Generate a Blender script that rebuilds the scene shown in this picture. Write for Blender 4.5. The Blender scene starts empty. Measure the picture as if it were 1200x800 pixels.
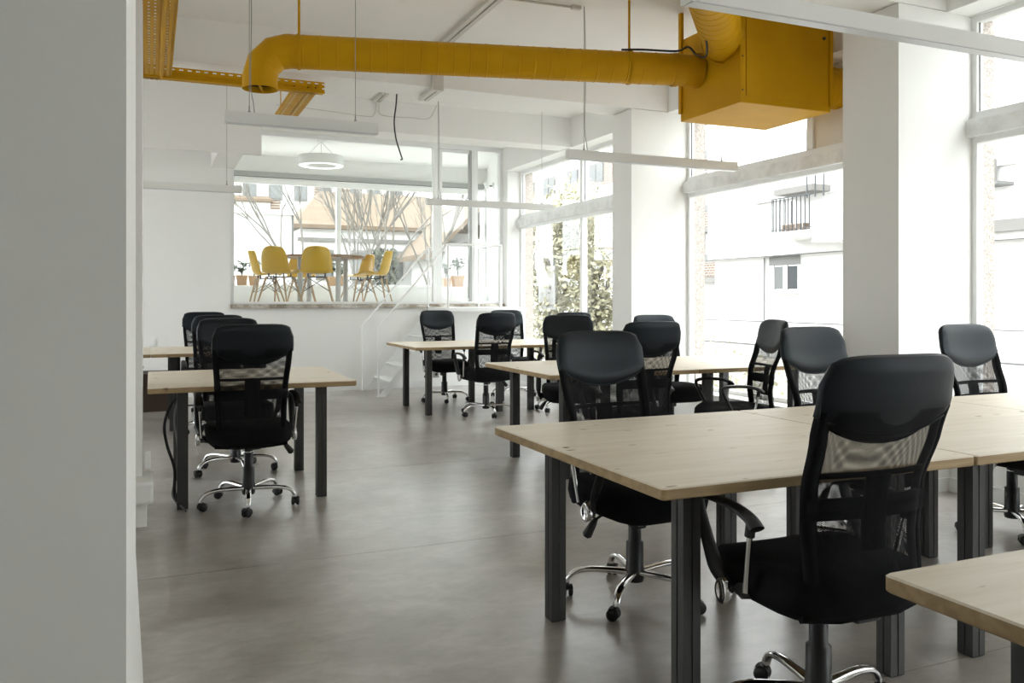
import bpy, bmesh, math, random
from mathutils import Vector, Matrix
R = math.radians
PI = math.pi
random.seed(7)
scene = bpy.context.scene
COL = scene.collection

# ------------------------------------------------------------------ camera
cam = bpy.data.cameras.new('camera')
cam.sensor_width = 36.0
cam.lens = 36.0 * 980 / 1200
cam.shift_y = -50 / 1200
cam.clip_start = 0.05
cam.clip_end = 400
camo = bpy.data.objects.new('camera', cam)
COL.objects.link(camo)
camo.location = (0, 0, 1.267)
camo.rotation_euler = (R(90), 0, R(-23.35))
scene.camera = camo

# ------------------------------------------------------------------ sky and exposure
world = bpy.data.worlds.new('overcast_sky')
scene.world = world
world.use_nodes = True
bgn = world.node_tree.nodes['Background']
bgn.inputs[0].default_value = (0.965, 0.985, 1.0, 1)
bgn.inputs[1].default_value = 1.0
scene.view_settings.view_transform = 'Standard'
scene.view_settings.look = 'None'
scene.view_settings.gamma = 1.0
scene.view_settings.use_curve_mapping = False
scene.view_settings.exposure = 3.12
scene.cycles.transparent_max_bounces = 40
scene.cycles.max_bounces = 14
scene.cycles.diffuse_bounces = 8
scene.cycles.glossy_bounces = 6
scene.cycles.use_denoising = True
scene.cycles.sample_clamp_indirect = 12.0

def portal(name, loc, rot, sx, sy):
    l = bpy.data.lights.new(name, 'AREA')
    l.shape = 'RECTANGLE'; l.size = sx; l.size_y = sy
    l.cycles.is_portal = True
    o = bpy.data.objects.new(name, l); COL.objects.link(o)
    o.location = loc; o.rotation_euler = rot
# window sampling portals (they only guide sky light through the openings)
for nm, y0, y1 in (('a', -3.3, 0.28), ('b', 0.7, 3.93), ('c', 4.40, 7.17), ('d', 7.54, 11.4)):
    portal('window_portal_' + nm, (5.32, (y0 + y1) / 2, 1.75), (0, R(90), 0), 2.9, y1 - y0)
portal('window_portal_f', (-4.85, 8.55, 1.96), (0, R(-90), 0), 2.3, 5.3)
portal('window_portal_e', (3.3, 16.25, 2.45), (R(-90), 0, 0), 6.0, 2.0)

# ------------------------------------------------------------------ materials
def mat(name, color, rough=0.6, metal=0.0, spec=0.5, **kw):
    m = bpy.data.materials.new(name); m.use_nodes = True
    b = m.node_tree.nodes['Principled BSDF']
    b.inputs['Base Color'].default_value = (*color, 1)
    b.inputs['Roughness'].default_value = rough
    b.inputs['Metallic'].default_value = metal
    b.inputs['Specular IOR Level'].default_value = spec
    for k, v in kw.items():
        b.inputs[k].default_value = v
    return m
def NL(m): return m.node_tree.nodes, m.node_tree.links
def bsdf(m): return m.node_tree.nodes['Principled BSDF']
def coords(m, scale=(1, 1, 1), kind='Object'):
    n, l = NL(m)
    tc = n.new('ShaderNodeTexCoord'); mp = n.new('ShaderNodeMapping')
    mp.inputs['Scale'].default_value = scale
    l.new(tc.outputs[kind], mp.inputs['Vector'])
    return mp.outputs['Vector']
def noise(m, vec, scale=5, detail=4, rough=0.55, dist=0.0):
    n, l = NL(m); t = n.new('ShaderNodeTexNoise')
    t.inputs['Scale'].default_value = scale; t.inputs['Detail'].default_value = detail
    t.inputs['Roughness'].default_value = rough; t.inputs['Distortion'].default_value = dist
    l.new(vec, t.inputs['Vector'])
    return t.outputs['Fac']
def ramp(m, fac, stops):
    n, l = NL(m); r = n.new('ShaderNodeValToRGB')
    e = r.color_ramp.elements
    while len(e) < len(stops): e.new(0.5)
    for i, (p, c) in enumerate(stops):
        e[i].position = p; e[i].color = (*c, 1) if len(c) == 3 else c
    l.new(fac, r.inputs['Fac'])
    return r.outputs['Color']
def mixc(m, fac, a, b, mode='MIX'):
    n, l = NL(m); x = n.new('ShaderNodeMix'); x.data_type = 'RGBA'; x.blend_type = mode
    for sock, v in ((x.inputs[0], fac), (x.inputs[6], a), (x.inputs[7], b)):
        if isinstance(v, (int, float)): sock.default_value = v
        elif isinstance(v, tuple): sock.default_value = (*v, 1)
        else: l.new(v, sock)
    return x.outputs[2]
def mth(m, op, a, b=None, c=None):
    n, l = NL(m); x = n.new('ShaderNodeMath'); x.operation = op
    for i, v in enumerate((a, b, c)):
        if v is None: continue
        if isinstance(v, (int, float)): x.inputs[i].default_value = v
        else: l.new(v, x.inputs[i])
    return x.outputs[0]
def bump(m, h, strength=0.2, dist=0.01):
    n, l = NL(m); b = n.new('ShaderNodeBump')
    b.inputs['Strength'].default_value = strength; b.inputs['Distance'].default_value = dist
    l.new(h, b.inputs['Height']); l.new(b.outputs['Normal'], bsdf(m).inputs['Normal'])
def lk(m, out, name): NL(m)[1].new(out, bsdf(m).inputs[name])

def plaster(name, color, var=0.03):
    m = mat(name, color, 0.75, spec=0.25)
    v = coords(m, kind='Object')
    f = noise(m, v, 1.3, 5)
    lo = tuple(c * (1 - var) for c in color)
    lk(m, ramp(m, f, [(0.3, lo), (0.7, color)]), 'Base Color')
    bump(m, noise(m, v, 60, 3), 0.08, 0.003)
    return m
M = {}
M['wall'] = plaster('white_plaster', (0.885, 0.885, 0.87))
M['ceil'] = plaster('ceiling_paint', (0.885, 0.88, 0.865), 0.02)
M['whitepaint'] = mat('white_painted_metal', (0.87, 0.875, 0.87), 0.35)
M['frame'] = mat('window_frame_paint', (0.84, 0.85, 0.845), 0.4)
def frame_worn():
    m = mat('worn_transom_paint', (0.7, 0.71, 0.7), 0.5)
    f = noise(m, coords(m), 9, 6)
    lk(m, ramp(m, f, [(0.3, (0.70, 0.715, 0.71)), (0.62, (0.86, 0.87, 0.865))]), 'Base Color')
    return m
M['transom'] = frame_worn()
M['gasket'] = mat('black_gasket', (0.04, 0.04, 0.042), 0.6)
M['beige'] = mat('beige_panel_paint', (0.74, 0.69, 0.60), 0.6)
M['midgrey'] = mat('grey_painted_rail', (0.36, 0.365, 0.36), 0.45)
M['shadow_line'] = mat('painted_shadow_line', (0.085, 0.085, 0.083), 0.6)  # dark tone standing in for shadow lines on the facade
M['lampwhite'] = mat('lamp_aluminium', (0.80, 0.80, 0.785), 0.4)
M['diffuser'] = mat('lamp_diffuser', (0.60, 0.62, 0.64), 0.3)
M['cable'] = mat('steel_cable', (0.35, 0.35, 0.34), 0.4, 0.6)
M['blackcable'] = mat('black_cable', (0.015, 0.015, 0.016), 0.5)
M['greycable'] = mat('grey_cable', (0.22, 0.22, 0.22), 0.5)
M['conduit'] = mat('conduit_grey', (0.62, 0.60, 0.56), 0.4)
M['chrome'] = mat('chrome', (0.78, 0.78, 0.78), 0.09, 1.0)
M['plastic'] = mat('black_plastic', (0.013, 0.0135, 0.014), 0.42)
M['rubber'] = mat('black_rubber', (0.012, 0.012, 0.012), 0.55)
def leather():
    m = mat('black_leather', (0.009, 0.0108, 0.0132), 0.46, spec=0.28)
    v = coords(m)
    bsdf(m).inputs['Specular Tint'].default_value = (0.80, 0.92, 1.0, 1)
    bump(m, noise(m, v, 240, 3), 0.12, 0.002)
    lk(m, ramp(m, noise(m, v, 6, 3), [(0.3, (0.42,) * 3), (0.7, (0.52,) * 3)]), 'Roughness')
    return m
M['leather'] = leather()
def fabric():
    m = mat('black_fabric', (0.008, 0.008, 0.009), 0.95, spec=0.15)
    bump(m, noise(m, coords(m), 500, 2), 0.3, 0.002)
    return m
M['fabric'] = fabric()
def meshmat(name, p, thr, warp, pv=None):
    # fine see-through netting: round holes on a staggered lattice, measured on the fabric's own UV map in metres
    m = bpy.data.materials.new(name); m.use_nodes = True
    n, l = NL(m)
    b = bsdf(m); b.inputs['Base Color'].default_value = (0.008, 0.008, 0.009, 1); b.inputs['Roughness'].default_value = 0.8
    b.inputs['Specular IOR Level'].default_value = 0.2
    uv = n.new('ShaderNodeUVMap')
    ns = n.new('ShaderNodeTexNoise'); ns.inputs['Scale'].default_value = 5.0; ns.inputs['Detail'].default_value = 1.0
    l.new(uv.outputs['UV'], ns.inputs['Vector'])
    sp = n.new('ShaderNodeSeparateXYZ'); l.new(uv.outputs['UV'], sp.inputs[0])
    nn = n.new('ShaderNodeSeparateColor'); l.new(ns.outputs['Color'], nn.inputs[0])
    u = mth(m, 'ADD', sp.outputs[0], mth(m, 'MULTIPLY', nn.outputs[0], warp))
    v = mth(m, 'ADD', sp.outputs[1], mth(m, 'MULTIPLY', nn.outputs[1], warp))
    su = mth(m, 'COSINE', mth(m, 'MULTIPLY', u, 2 * PI / p))
    sv = mth(m, 'COSINE', mth(m, 'MULTIPLY', v, 2 * PI / (pv or p)))
    h = mth(m, 'GREATER_THAN', mth(m, 'ABSOLUTE', mth(m, 'ADD', su, sv)), thr)
    tr = n.new('ShaderNodeBsdfTransparent'); mx = n.new('ShaderNodeMixShader')
    l.new(h, mx.inputs[0]); l.new(b.outputs[0], mx.inputs[1]); l.new(tr.outputs[0], mx.inputs[2])
    l.new(mx.outputs[0], n['Material Output'].inputs['Surface'])
    return m
M['net_front'] = meshmat('chair_net_front', 0.0052, 0.70, 0.004)
M['net_back'] = meshmat('chair_net_back', 0.00543, 0.70, 0.009, 0.00572)
def glass(name, rough=0.0, tint=(0.97, 0.985, 0.98)):
    m = bpy.data.materials.new(name); m.use_nodes = True
    n, l = NL(m); n.remove(n['Principled BSDF'])
    tr = n.new('ShaderNodeBsdfTransparent'); tr.inputs[0].default_value = (*tint, 1)
    gl = n.new('ShaderNodeBsdfGlossy'); gl.inputs['Roughness'].default_value = rough
    lw = n.new('ShaderNodeLayerWeight'); lw.inputs['Blend'].default_value = 0.5
    fr = mth(m, 'ADD', mth(m, 'MULTIPLY', mth(m, 'POWER', lw.outputs['Facing'], 5.0), 0.90), 0.035)
    mx = n.new('ShaderNodeMixShader')
    l.new(fr, mx.inputs[0]); l.new(tr.outputs[0], mx.inputs[1]); l.new(gl.outputs[0], mx.inputs[2])
    l.new(mx.outputs[0], n['Material Output'].inputs['Surface'])
    return m
M['glass'] = glass('window_glass')
def yellow():
    m = mat('yellow_paint', (0.50, 0.25, 0.0), 0.5, spec=0.15)
    f = noise(m, coords(m), 4, 4)
    lk(m, ramp(m, f, [(0.3, (0.53, 0.275, 0.0012)), (0.7, (0.59, 0.315, 0.002))]), 'Base Color')
    return m
M['yellow'] = yellow()
def tray():
    # yellow tray sheet with rows of punched slots (local X runs along the tray)
    m = yellow(); m.name = 'perforated_yellow_tray'
    n, l = NL(m)
    tc = n.new('ShaderNodeTexCoord'); sp = n.new('ShaderNodeSeparateXYZ'); l.new(tc.outputs['Object'], sp.inputs[0])
    a = mth(m, 'FRACT', mth(m, 'MULTIPLY', sp.outputs[0], 1 / 0.062))
    a = mth(m, 'LESS_THAN', mth(m, 'ABSOLUTE', mth(m, 'SUBTRACT', a, 0.5)), 0.24)
    w = mth(m, 'ADD', sp.outputs[1], sp.outputs[2])
    c = mth(m, 'FRACT', mth(m, 'MULTIPLY', w, 1 / 0.036))
    c = mth(m, 'LESS_THAN', mth(m, 'ABSOLUTE', mth(m, 'SUBTRACT', c, 0.5)), 0.20)
    h = mth(m, 'MULTIPLY', a, c)
    tr = n.new('ShaderNodeBsdfTransparent'); mx = n.new('ShaderNodeMixShader')
    l.new(h, mx.inputs[0]); l.new(bsdf(m).outputs[0], mx.inputs[1]); l.new(tr.outputs[0], mx.inputs[2])
    l.new(mx.outputs[0], n['Material Output'].inputs['Surface'])
    return m
M['tray'] = tray()
def concrete():
    m = mat('polished_concrete', (0.2, 0.19, 0.175), 0.3, spec=0.5)
    v = coords(m)
    big = noise(m, v, 0.5, 3, 0.5, 0.5)
    mid = noise(m, coords(m, (1, 1.3, 1)), 1.9, 4, 0.5, 0.8)
    fine = noise(m, coords(m, (1, 1.6, 1)), 9, 8, 0.72, 0.6)
    c1 = ramp(m, big, [(0.32, (0.32, 0.282, 0.242)), (0.52, (0.41, 0.392, 0.37)), (0.70, (0.475, 0.465, 0.45))])
    c2 = mixc(m, 0.75, c1, ramp(m, mid, [(0.30, (0.27, 0.25, 0.23)), (0.70, (0.60, 0.60, 0.60))]), 'OVERLAY')
    c3 = mixc(m, 0.6, c2, ramp(m, fine, [(0.28, (0.30, 0.285, 0.27)), (0.72, (0.66, 0.66, 0.66))]), 'OVERLAY')
    lk(m, c3, 'Base Color')
    lk(m, ramp(m, mid, [(0.25, (0.285,) * 3), (0.75, (0.36,) * 3)]), 'Roughness')
    bsdf(m).inputs['Specular IOR Level'].default_value = 0.9; bsdf(m).inputs['Coat Weight'].default_value = 0.5; bsdf(m).inputs['Coat Roughness'].default_value = 0.30; bsdf(m).inputs['Coat IOR'].default_value = 1.6
    return m
M['concrete'] = concrete()
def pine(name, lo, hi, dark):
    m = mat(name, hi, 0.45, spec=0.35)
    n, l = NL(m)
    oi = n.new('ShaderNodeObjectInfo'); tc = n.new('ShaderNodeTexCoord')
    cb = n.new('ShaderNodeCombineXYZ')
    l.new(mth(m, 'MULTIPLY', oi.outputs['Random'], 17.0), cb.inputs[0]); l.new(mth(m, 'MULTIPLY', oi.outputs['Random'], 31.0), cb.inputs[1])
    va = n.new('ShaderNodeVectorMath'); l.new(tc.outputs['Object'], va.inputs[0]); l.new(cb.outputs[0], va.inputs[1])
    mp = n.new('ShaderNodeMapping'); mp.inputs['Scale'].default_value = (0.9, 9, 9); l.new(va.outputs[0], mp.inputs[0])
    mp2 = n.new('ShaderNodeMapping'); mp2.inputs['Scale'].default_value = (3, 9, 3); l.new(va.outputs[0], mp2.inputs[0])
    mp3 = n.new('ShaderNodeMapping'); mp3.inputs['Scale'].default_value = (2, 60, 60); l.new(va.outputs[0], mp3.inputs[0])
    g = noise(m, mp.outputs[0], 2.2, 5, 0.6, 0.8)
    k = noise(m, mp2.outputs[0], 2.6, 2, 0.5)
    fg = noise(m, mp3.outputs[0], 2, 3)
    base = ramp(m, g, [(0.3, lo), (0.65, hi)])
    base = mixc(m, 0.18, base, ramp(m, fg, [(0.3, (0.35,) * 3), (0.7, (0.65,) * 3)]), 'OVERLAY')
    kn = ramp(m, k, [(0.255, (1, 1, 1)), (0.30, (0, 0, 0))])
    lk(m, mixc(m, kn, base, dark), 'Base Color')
    return m
M['pine'] = pine('pine_tabletop', (0.66, 0.575, 0.45), (0.75, 0.675, 0.56), (0.34, 0.23, 0.135))
M['pine_edge_shaded'] = pine('pine_edge_shaded', (0.27, 0.18, 0.085), (0.42, 0.30, 0.16), (0.13, 0.08, 0.035))  # darker layered edge, with the shade on it put into the colour
M['plug'] = mat('dark_wood_plug', (0.16, 0.095, 0.05), 0.6)
M['walnut'] = pine('brown_wood', (0.22, 0.13, 0.07), (0.34, 0.21, 0.12), (0.1, 0.06, 0.03))
M['beech'] = mat('beech_wood', (0.48, 0.33, 0.20), 0.5)
M['steel'] = mat('dark_leg_steel', (0.034, 0.034, 0.032), 0.45, 0.0)
def granite():
    m = mat('granite', (0.45, 0.41, 0.37), 0.6)
    f = noise(m, coords(m), 90, 3, 0.8)
    lk(m, ramp(m, f, [(0.35, (0.16, 0.13, 0.11)), (0.5, (0.40, 0.35, 0.31)), (0.7, (0.55, 0.50, 0.46))]), 'Base Color')
    return m
M['granite'] = granite()
def stone():
    m = mat('stained_stone_edge', (0.5, 0.47, 0.42), 0.6)
    f = noise(m, coords(m), 3.5, 7, 0.7)
    lk(m, ramp(m, f, [(0.36, (0.10, 0.075, 0.055)), (0.48, (0.34, 0.29, 0.23)), (0.62, (0.66, 0.63, 0.58))]), 'Base Color')
    return m
M['stone'] = stone()
M['yshell'] = mat('yellow_chair_shell', (0.66, 0.40, 0.02), 0.35)
M['blackwire'] = mat('black_wire', (0.03, 0.03, 0.03), 0.4)
M['greytube'] = mat('grey_tube', (0.50, 0.50, 0.49), 0.35)
M['terracotta'] = mat('terracotta_pot', (0.56, 0.36, 0.21), 0.8)
M['soil'] = mat('soil', (0.05, 0.035, 0.025), 0.9)
M['leaf'] = mat('plant_leaf', (0.045, 0.075, 0.035), 0.5)
M['leaf_far'] = mat('street_foliage', (0.215, 0.205, 0.125), 0.7)
M['leaf_far2'] = mat('street_foliage_pale', (0.29, 0.27, 0.18), 0.7)
M['bark'] = mat('bark', (0.15, 0.14, 0.125), 0.9)
M['ivy'] = mat('ivy', (0.07, 0.075, 0.055), 0.8)
M['cardboard'] = mat('brown_cardboard', (0.055, 0.035, 0.022), 0.8)
M['socket'] = mat('socket_grey', (0.30, 0.30, 0.29), 0.5)
M['dark'] = mat('dark_inside', (0.02, 0.016, 0.006), 0.7)
M['facade'] = plaster('white_facade', (0.60, 0.595, 0.58))
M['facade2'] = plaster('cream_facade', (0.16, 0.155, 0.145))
M['facade_pane'] = mat('facade_window_glass', (0.03, 0.034, 0.04), 0.3)
M['signpanel'] = mat('pale_sign_panel', (0.24, 0.24, 0.235), 0.6)
M['shutter'] = mat('pale_shutter_box', (0.135, 0.135, 0.13), 0.6)
M['curtain'] = mat('facade_curtain', (0.115, 0.12, 0.12), 0.7)
M['railing'] = mat('balcony_railing', (0.025, 0.03, 0.035), 0.5)
M['metalgrey'] = mat('grey_sheet_metal', (0.11, 0.11, 0.108), 0.5)
def brick(name, a, b, sc):
    m = mat(name, a, 0.85); n, l = NL(m)
    t = n.new('ShaderNodeTexBrick'); t.inputs['Color1'].default_value = (*a, 1); t.inputs['Color2'].default_value = (*b, 1)
    t.inputs['Mortar'].default_value = (0.5, 0.46, 0.42, 1); t.inputs['Scale'].default_value = sc
    tc = n.new('ShaderNodeTexCoord'); mp = n.new('ShaderNodeMapping'); mp.inputs['Rotation'].default_value = (R(90), 0, 0)
    l.new(tc.outputs['Object'], mp.inputs[0])
    cb = n.new('ShaderNodeCombineXYZ'); sp = n.new('ShaderNodeSeparateXYZ'); l.new(tc.outputs['Object'], sp.inputs[0])
    l.new(sp.outputs[1], cb.inputs[0]); l.new(sp.outputs[2], cb.inputs[1]); l.new(cb.outputs[0], t.inputs['Vector'])
    lk(m, t.outputs['Color'], 'Base Color')
    return m
M['brick'] = brick('brick_band', (0.125, 0.085, 0.06), (0.15, 0.105, 0.08), 1.6)
def rooftile():
    m = mat('terracotta_roof', (0.3, 0.18, 0.1), 0.85)
    f = noise(m, coords(m, (1, 1, 1)), 2.5, 6, 0.7)
    lk(m, ramp(m, f, [(0.3, (0.115, 0.080, 0.052)), (0.7, (0.15, 0.112, 0.078))]), 'Base Color')
    return m
M['roof'] = rooftile()
M['ground'] = plaster('street_paving', (0.33, 0.32, 0.30), 0.1)

# ------------------------------------------------------------------ builders
def new_obj(name, me, parent=None):
    o = bpy.data.objects.new(name, me); COL.objects.link(o)
    if parent is not None: o.parent = parent
    return o
def empty(name, loc=(0, 0, 0), rz=0.0):
    o = bpy.data.objects.new(name, None); COL.objects.link(o)
    o.location = loc; o.rotation_euler = (0, 0, rz); o.empty_display_size = 0.1
    return o
def tag(o, label=None, cat=None, group=None, kind=None):
    if label: o['label'] = label
    if cat: o['category'] = cat
    if group: o['group'] = group
    if kind: o['kind'] = kind
    return o
class MB:
    def __init__(s): s.v = []; s.f = []; s.m = []; s.sm = []; s.uv = None
    def add(s, vs, fs, mi=0, smooth=False):
        k = len(s.v); s.v += [tuple(p) for p in vs]
        for f in fs: s.f.append(tuple(i + k for i in f)); s.m.append(mi); s.sm.append(smooth)
        return s
    def box(s, x0, x1, y0, y1, z0, z1, mi=0):
        vs = [(x0, y0, z0), (x1, y0, z0), (x1, y1, z0), (x0, y1, z0), (x0, y0, z1), (x1, y0, z1), (x1, y1, z1), (x0, y1, z1)]
        return s.add(vs, [(0, 3, 2, 1), (4, 5, 6, 7), (0, 1, 5, 4), (1, 2, 6, 5), (2, 3, 7, 6), (3, 0, 4, 7)], mi)
    def rbox(s, x0, x1, y0, y1, z0, z1, r=0.01, seg=2, mi=0, smooth=False):
        bm = bmesh.new()
        bmesh.ops.create_cube(bm, size=1.0, matrix=Matrix.Translation(((x0 + x1) / 2, (y0 + y1) / 2, (z0 + z1) / 2)) @ Matrix.Diagonal((x1 - x0, y1 - y0, z1 - z0, 1)))
        bmesh.ops.bevel(bm, geom=list(bm.edges), offset=r, segments=seg, affect='EDGES', profile=0.5)
        bm.verts.ensure_lookup_table()
        bm.verts.index_update()
        vs = [v.co[:] for v in bm.verts]; fs = [[v.index for v in f.verts] for f in bm.faces]
        bm.free()
        return s.add(vs, fs, mi, smooth)
    def tube(s, pts, rad, seg=10, mi=0, cap=True, sx=1.0, sy=1.0, smooth=True, up=None):
        pts = [Vector(p) for p in pts]; n = len(pts)
        rad = rad if isinstance(rad, (list, tuple)) else [rad] * n
        T = [(pts[min(i + 1, n - 1)] - pts[max(i - 1, 0)]).normalized() for i in range(n)]
        u = Vector(up) if up else (Vector((0, 0, 1)) if abs(T[0].z) < 0.9 else Vector((1, 0, 0)))
        vs = []; fs = []
        for i in range(n):
            a = T[i].cross(u)
            if a.length < 1e-5: a = T[i].orthogonal()
            a.normalize(); b = a.cross(T[i]).normalized()
            if not up: u = b
            for k in range(seg):
                t = 2 * PI * k / seg
                vs.append(pts[i] + (a * math.cos(t) * sx + b * math.sin(t) * sy) * rad[i])
        for i in range(n - 1):
            for k in range(seg):
                k2 = (k + 1) % seg
                fs.append((i * seg + k, i * seg + k2, (i + 1) * seg + k2, (i + 1) * seg + k))
        s.add(vs, fs, mi, smooth)
        if cap:
            s.add(vs[:seg][::-1], [tuple(range(seg))], mi)
            s.add(vs[-seg:], [tuple(range(seg))], mi)
        return s
    def lathe(s, prof, seg=20, mi=0, cx=0, cy=0, smooth=True):
        vs = []; fs = []
        for r, z in prof:
            for k in range(seg):
                t = 2 * PI * k / seg
                vs.append((cx + r * math.cos(t), cy + r * math.sin(t), z))
        for i in range(len(prof) - 1):
            for k in range(seg):
                k2 = (k + 1) % seg
                fs.append((i * seg + k, i * seg + k2, (i + 1) * seg + k2, (i + 1) * seg + k))
        return s.add(vs, fs, mi, smooth)
    def prism(s, outline, z0, z1, mi=0, smooth=False):
        n = len(outline)
        vs = [(x, y, z0) for x, y in outline] + [(x, y, z1) for x, y in outline]
        fs = [tuple(range(n))[::-1], tuple(range(n, 2 * n))] + [(i, (i + 1) % n, n + (i + 1) % n, n + i) for i in range(n)]
        return s.add(vs, fs, mi, smooth)
    def sheet(s, grid, mi=0, smooth=True, closed_u=False):
        h = len(grid); w = len(grid[0])
        vs = [p for row in grid for p in row]
        fs = [(j * w + i, j * w + (i + 1) % w, (j + 1) * w + (i + 1) % w, (j + 1) * w + i) for j in range(h - 1) for i in range(w if closed_u else w - 1)]
        return s.add(vs, fs, mi, smooth)
    def mesh(s, name, mats):
        me = bpy.data.meshes.new(name)
        me.from_pydata(s.v, [], s.f)
        for x in (mats if isinstance(mats, (list, tuple)) else [mats]): me.materials.append(x)
        me.polygons.foreach_set('material_index', s.m)
        me.polygons.foreach_set('use_smooth', s.sm)
        me.validate()
        bm = bmesh.new(); bm.from_mesh(me)
        bmesh.ops.recalc_face_normals(bm, faces=bm.faces[:])
        bm.to_mesh(me); bm.free()
        me.update()
        return me
    def build(s, name, mats, parent=None, loc=None):
        o = new_obj(name, s.mesh(name, mats), parent)
        if loc: o.location = loc
        return o
def copy_tree(o, parent=None):
    c = o.copy(); COL.objects.link(c); c.parent = parent
    for ch in list(o.children): copy_tree(ch, c)
    return c
def structure(o, label=None):
    o['kind'] = 'structure'
    if label: o['label'] = label
    return o
def catmull(pts, n=6):
    pts = [Vector(p) for p in pts]; out = []
    P = [pts[0] * 2 - pts[1]] + pts + [pts[-1] * 2 - pts[-2]]
    for i in range(1, len(P) - 2):
        a, b, c, d = P[i - 1:i + 3]
        for k in range(n):
            t = k / n
            out.append(0.5 * ((2 * b) + (c - a) * t + (2 * a - 5 * b + 4 * c - d) * t * t + (3 * b - a - 3 * c + d) * t ** 3))
    out.append(pts[-1])
    return out
def interp(tab, z):
    for (a, va), (b, vb) in zip(tab, tab[1:]):
        if z <= b:
            t = max(0.0, min(1.0, (z - a) / (b - a))); t = t * t * (3 - 2 * t) * 0.5 + t * 0.5
            return va + (vb - va) * t
    return tab[-1][1]

# ------------------------------------------------------------------ the room
CEIL = 3.52; BEAM = 3.165; VW = 5.08
COLS = [(0.28, 0.72), (3.93, 4.40), (7.17, 7.54)]
fl = structure(MB().box(-4.6, 5.05, -4.1, 11.6, -0.25, -0.006).build('floor', M['concrete']), 'grey brown polished concrete floor')
y = -4.1; JP = [-3.98, -1.96, 0.06, 2.08, 4.12, 6.16, 8.20, 10.24, 11.6]
for a, b in zip([-4.1] + JP, JP):
    if b - a < 0.2: continue
    MB().box(-4.6, 5.05, a + 0.0016, b - 0.0016, -0.1, 0.0).build('slab', M['concrete'], fl)
structure(MB().box(-4.6, 5.25, -4.1, 11.55, CEIL, CEIL + 0.2).build('ceiling', M['ceil']))
structure(MB().box(-4.8, 5.25, -4.3, -4.1, 0, CEIL).build('wall_rear', M['wall']))
LW = [(5.9, 8.4), (8.8, 11.2)]
m = MB().box(-4.8, -4.6, -4.1, 11.75, 0, 0.8).box(-4.8, -4.6, -4.1, 11.75, 3.12, CEIL)
for a, b in zip([-4.1] + [q[1] for q in LW], [q[0] for q in LW] + [11.75]): m.box(-4.8, -4.6, a, b, 0.8, 3.12)
structure(m.build('wall_left', M['wall']))
# window wall: low parapet, head, piers
wr = structure(MB().box(4.86, 5.25, -4.1, 11.4, 0, 0.36).box(5.03, 5.25, -4.1, 11.4, 3.15, 3.6)
           .box(5.03, 5.25, -4.1, -3.3, 0.36, 3.15).build('wall_right', M['wall']), 'white wall with tall windows')
structure(MB().box(4.82, 5.03, -4.1, 11.4, 3.157, CEIL).build('trim_1', M['wall']), 'white beam above the windows')
for i, (a, b) in enumerate(COLS):
    m = MB().box(4.39, 5.25, a, b, 0, 3.16)
    structure(m.build('column', M['wall']), ['white column behind the camera', 'nearest white square column between the tall windows', 'farther white square column between the tall windows'][i])
# back wall under and beside the raised glazed room
structure(MB().box(-4.6, 5.25, 11.55, 11.75, 0, 1.14).box(-4.6, 0.955, 11.55, 11.75, 1.14, 3.7).box(4.85, 5.25, 11.4, 11.75, 0, 3.7)
          .build('wall_back', M['wall']), 'white back wall below the raised glazed room')
# cross beams
for i, (a, b) in enumerate([(0.28, 0.72), (3.93, 4.40), (7.17, 7.54), (9.30, 9.62)]):
    structure(MB().box(-4.6, 4.82, a, b, BEAM, CEIL).build('ceiling_beam', M['ceil']), 'white beam crossing the ceiling')
structure(MB().box(-4.6, 1.08, 9.22, 9.299, 2.80, CEIL).build('trim_2', M['ceil']), 'deep white soffit at upper left')
structure(MB().box(0.72, 1.01, 9.62, 11.55, 2.985, CEIL).build('trim_3', M['ceil']), 'white beam running to the back wall')
# partition in the left foreground, pier and boxing further back
m = MB().box(-4.6, -0.037, 1.5, 2.42, 0, CEIL)
m.add([(-0.037, 1.5, 0.6), (-0.037, 2.42, 0.6), (-0.005, 2.42, 0), (-0.005, 1.5, 0), (-0.3, 1.5, 0.6), (-0.3, 2.42, 0.6), (-0.3, 2.42, 0), (-0.3, 1.5, 0)],
      [(0, 3, 2, 1), (0, 1, 5, 4), (1, 2, 6, 5), (0, 4, 7, 3)])
structure(m.build('wall_front', M['wall']), 'pale grey partition end in the left foreground')
structure(MB().box(-1.4, -0.045, 5.22, 5.62, 0, CEIL).build('wall_middle', M['wall']), 'narrow white wall end beside the left desk')
structure(MB().rbox(-0.6, 0.012, 5.02, 5.40, 0.135, 0.255, 0.015).rbox(-0.6, -0.022, 5.07, 5.36, 0, 0.135, 0.004)
          .build('trim_4', M['wall']), 'white boxed ledge at the foot of the narrow wall')
MBsock = MB().rbox(-0.030, 0.0, 5.20, 5.26, 0.30, 0.39, 0.004)
tag(MBsock.build('socket_box', M['whitepaint']), 'small white socket box on the narrow wall by the left desk', 'socket')
# baseboards
structure(MB().box(4.83, 4.862, 4.4, 7.17, 0, 0.09).box(4.83, 4.862, 7.54, 11.4, 0, 0.09).box(4.83, 4.862, 0.72, 3.93, 0, 0.09).build('baseboard_right', M['whitepaint']))
structure(MB().box(-4.6, 4.85, 11.535, 11.552, 0, 0.10).build('baseboard_back', M['whitepaint']))
for a, b in COLS[1:]:
    structure(MB().box(4.378, 4.84, a - 0.012, b + 0.012, 0, 0.09).build('trim_5', M['whitepaint']), 'white skirting round the column')

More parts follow.
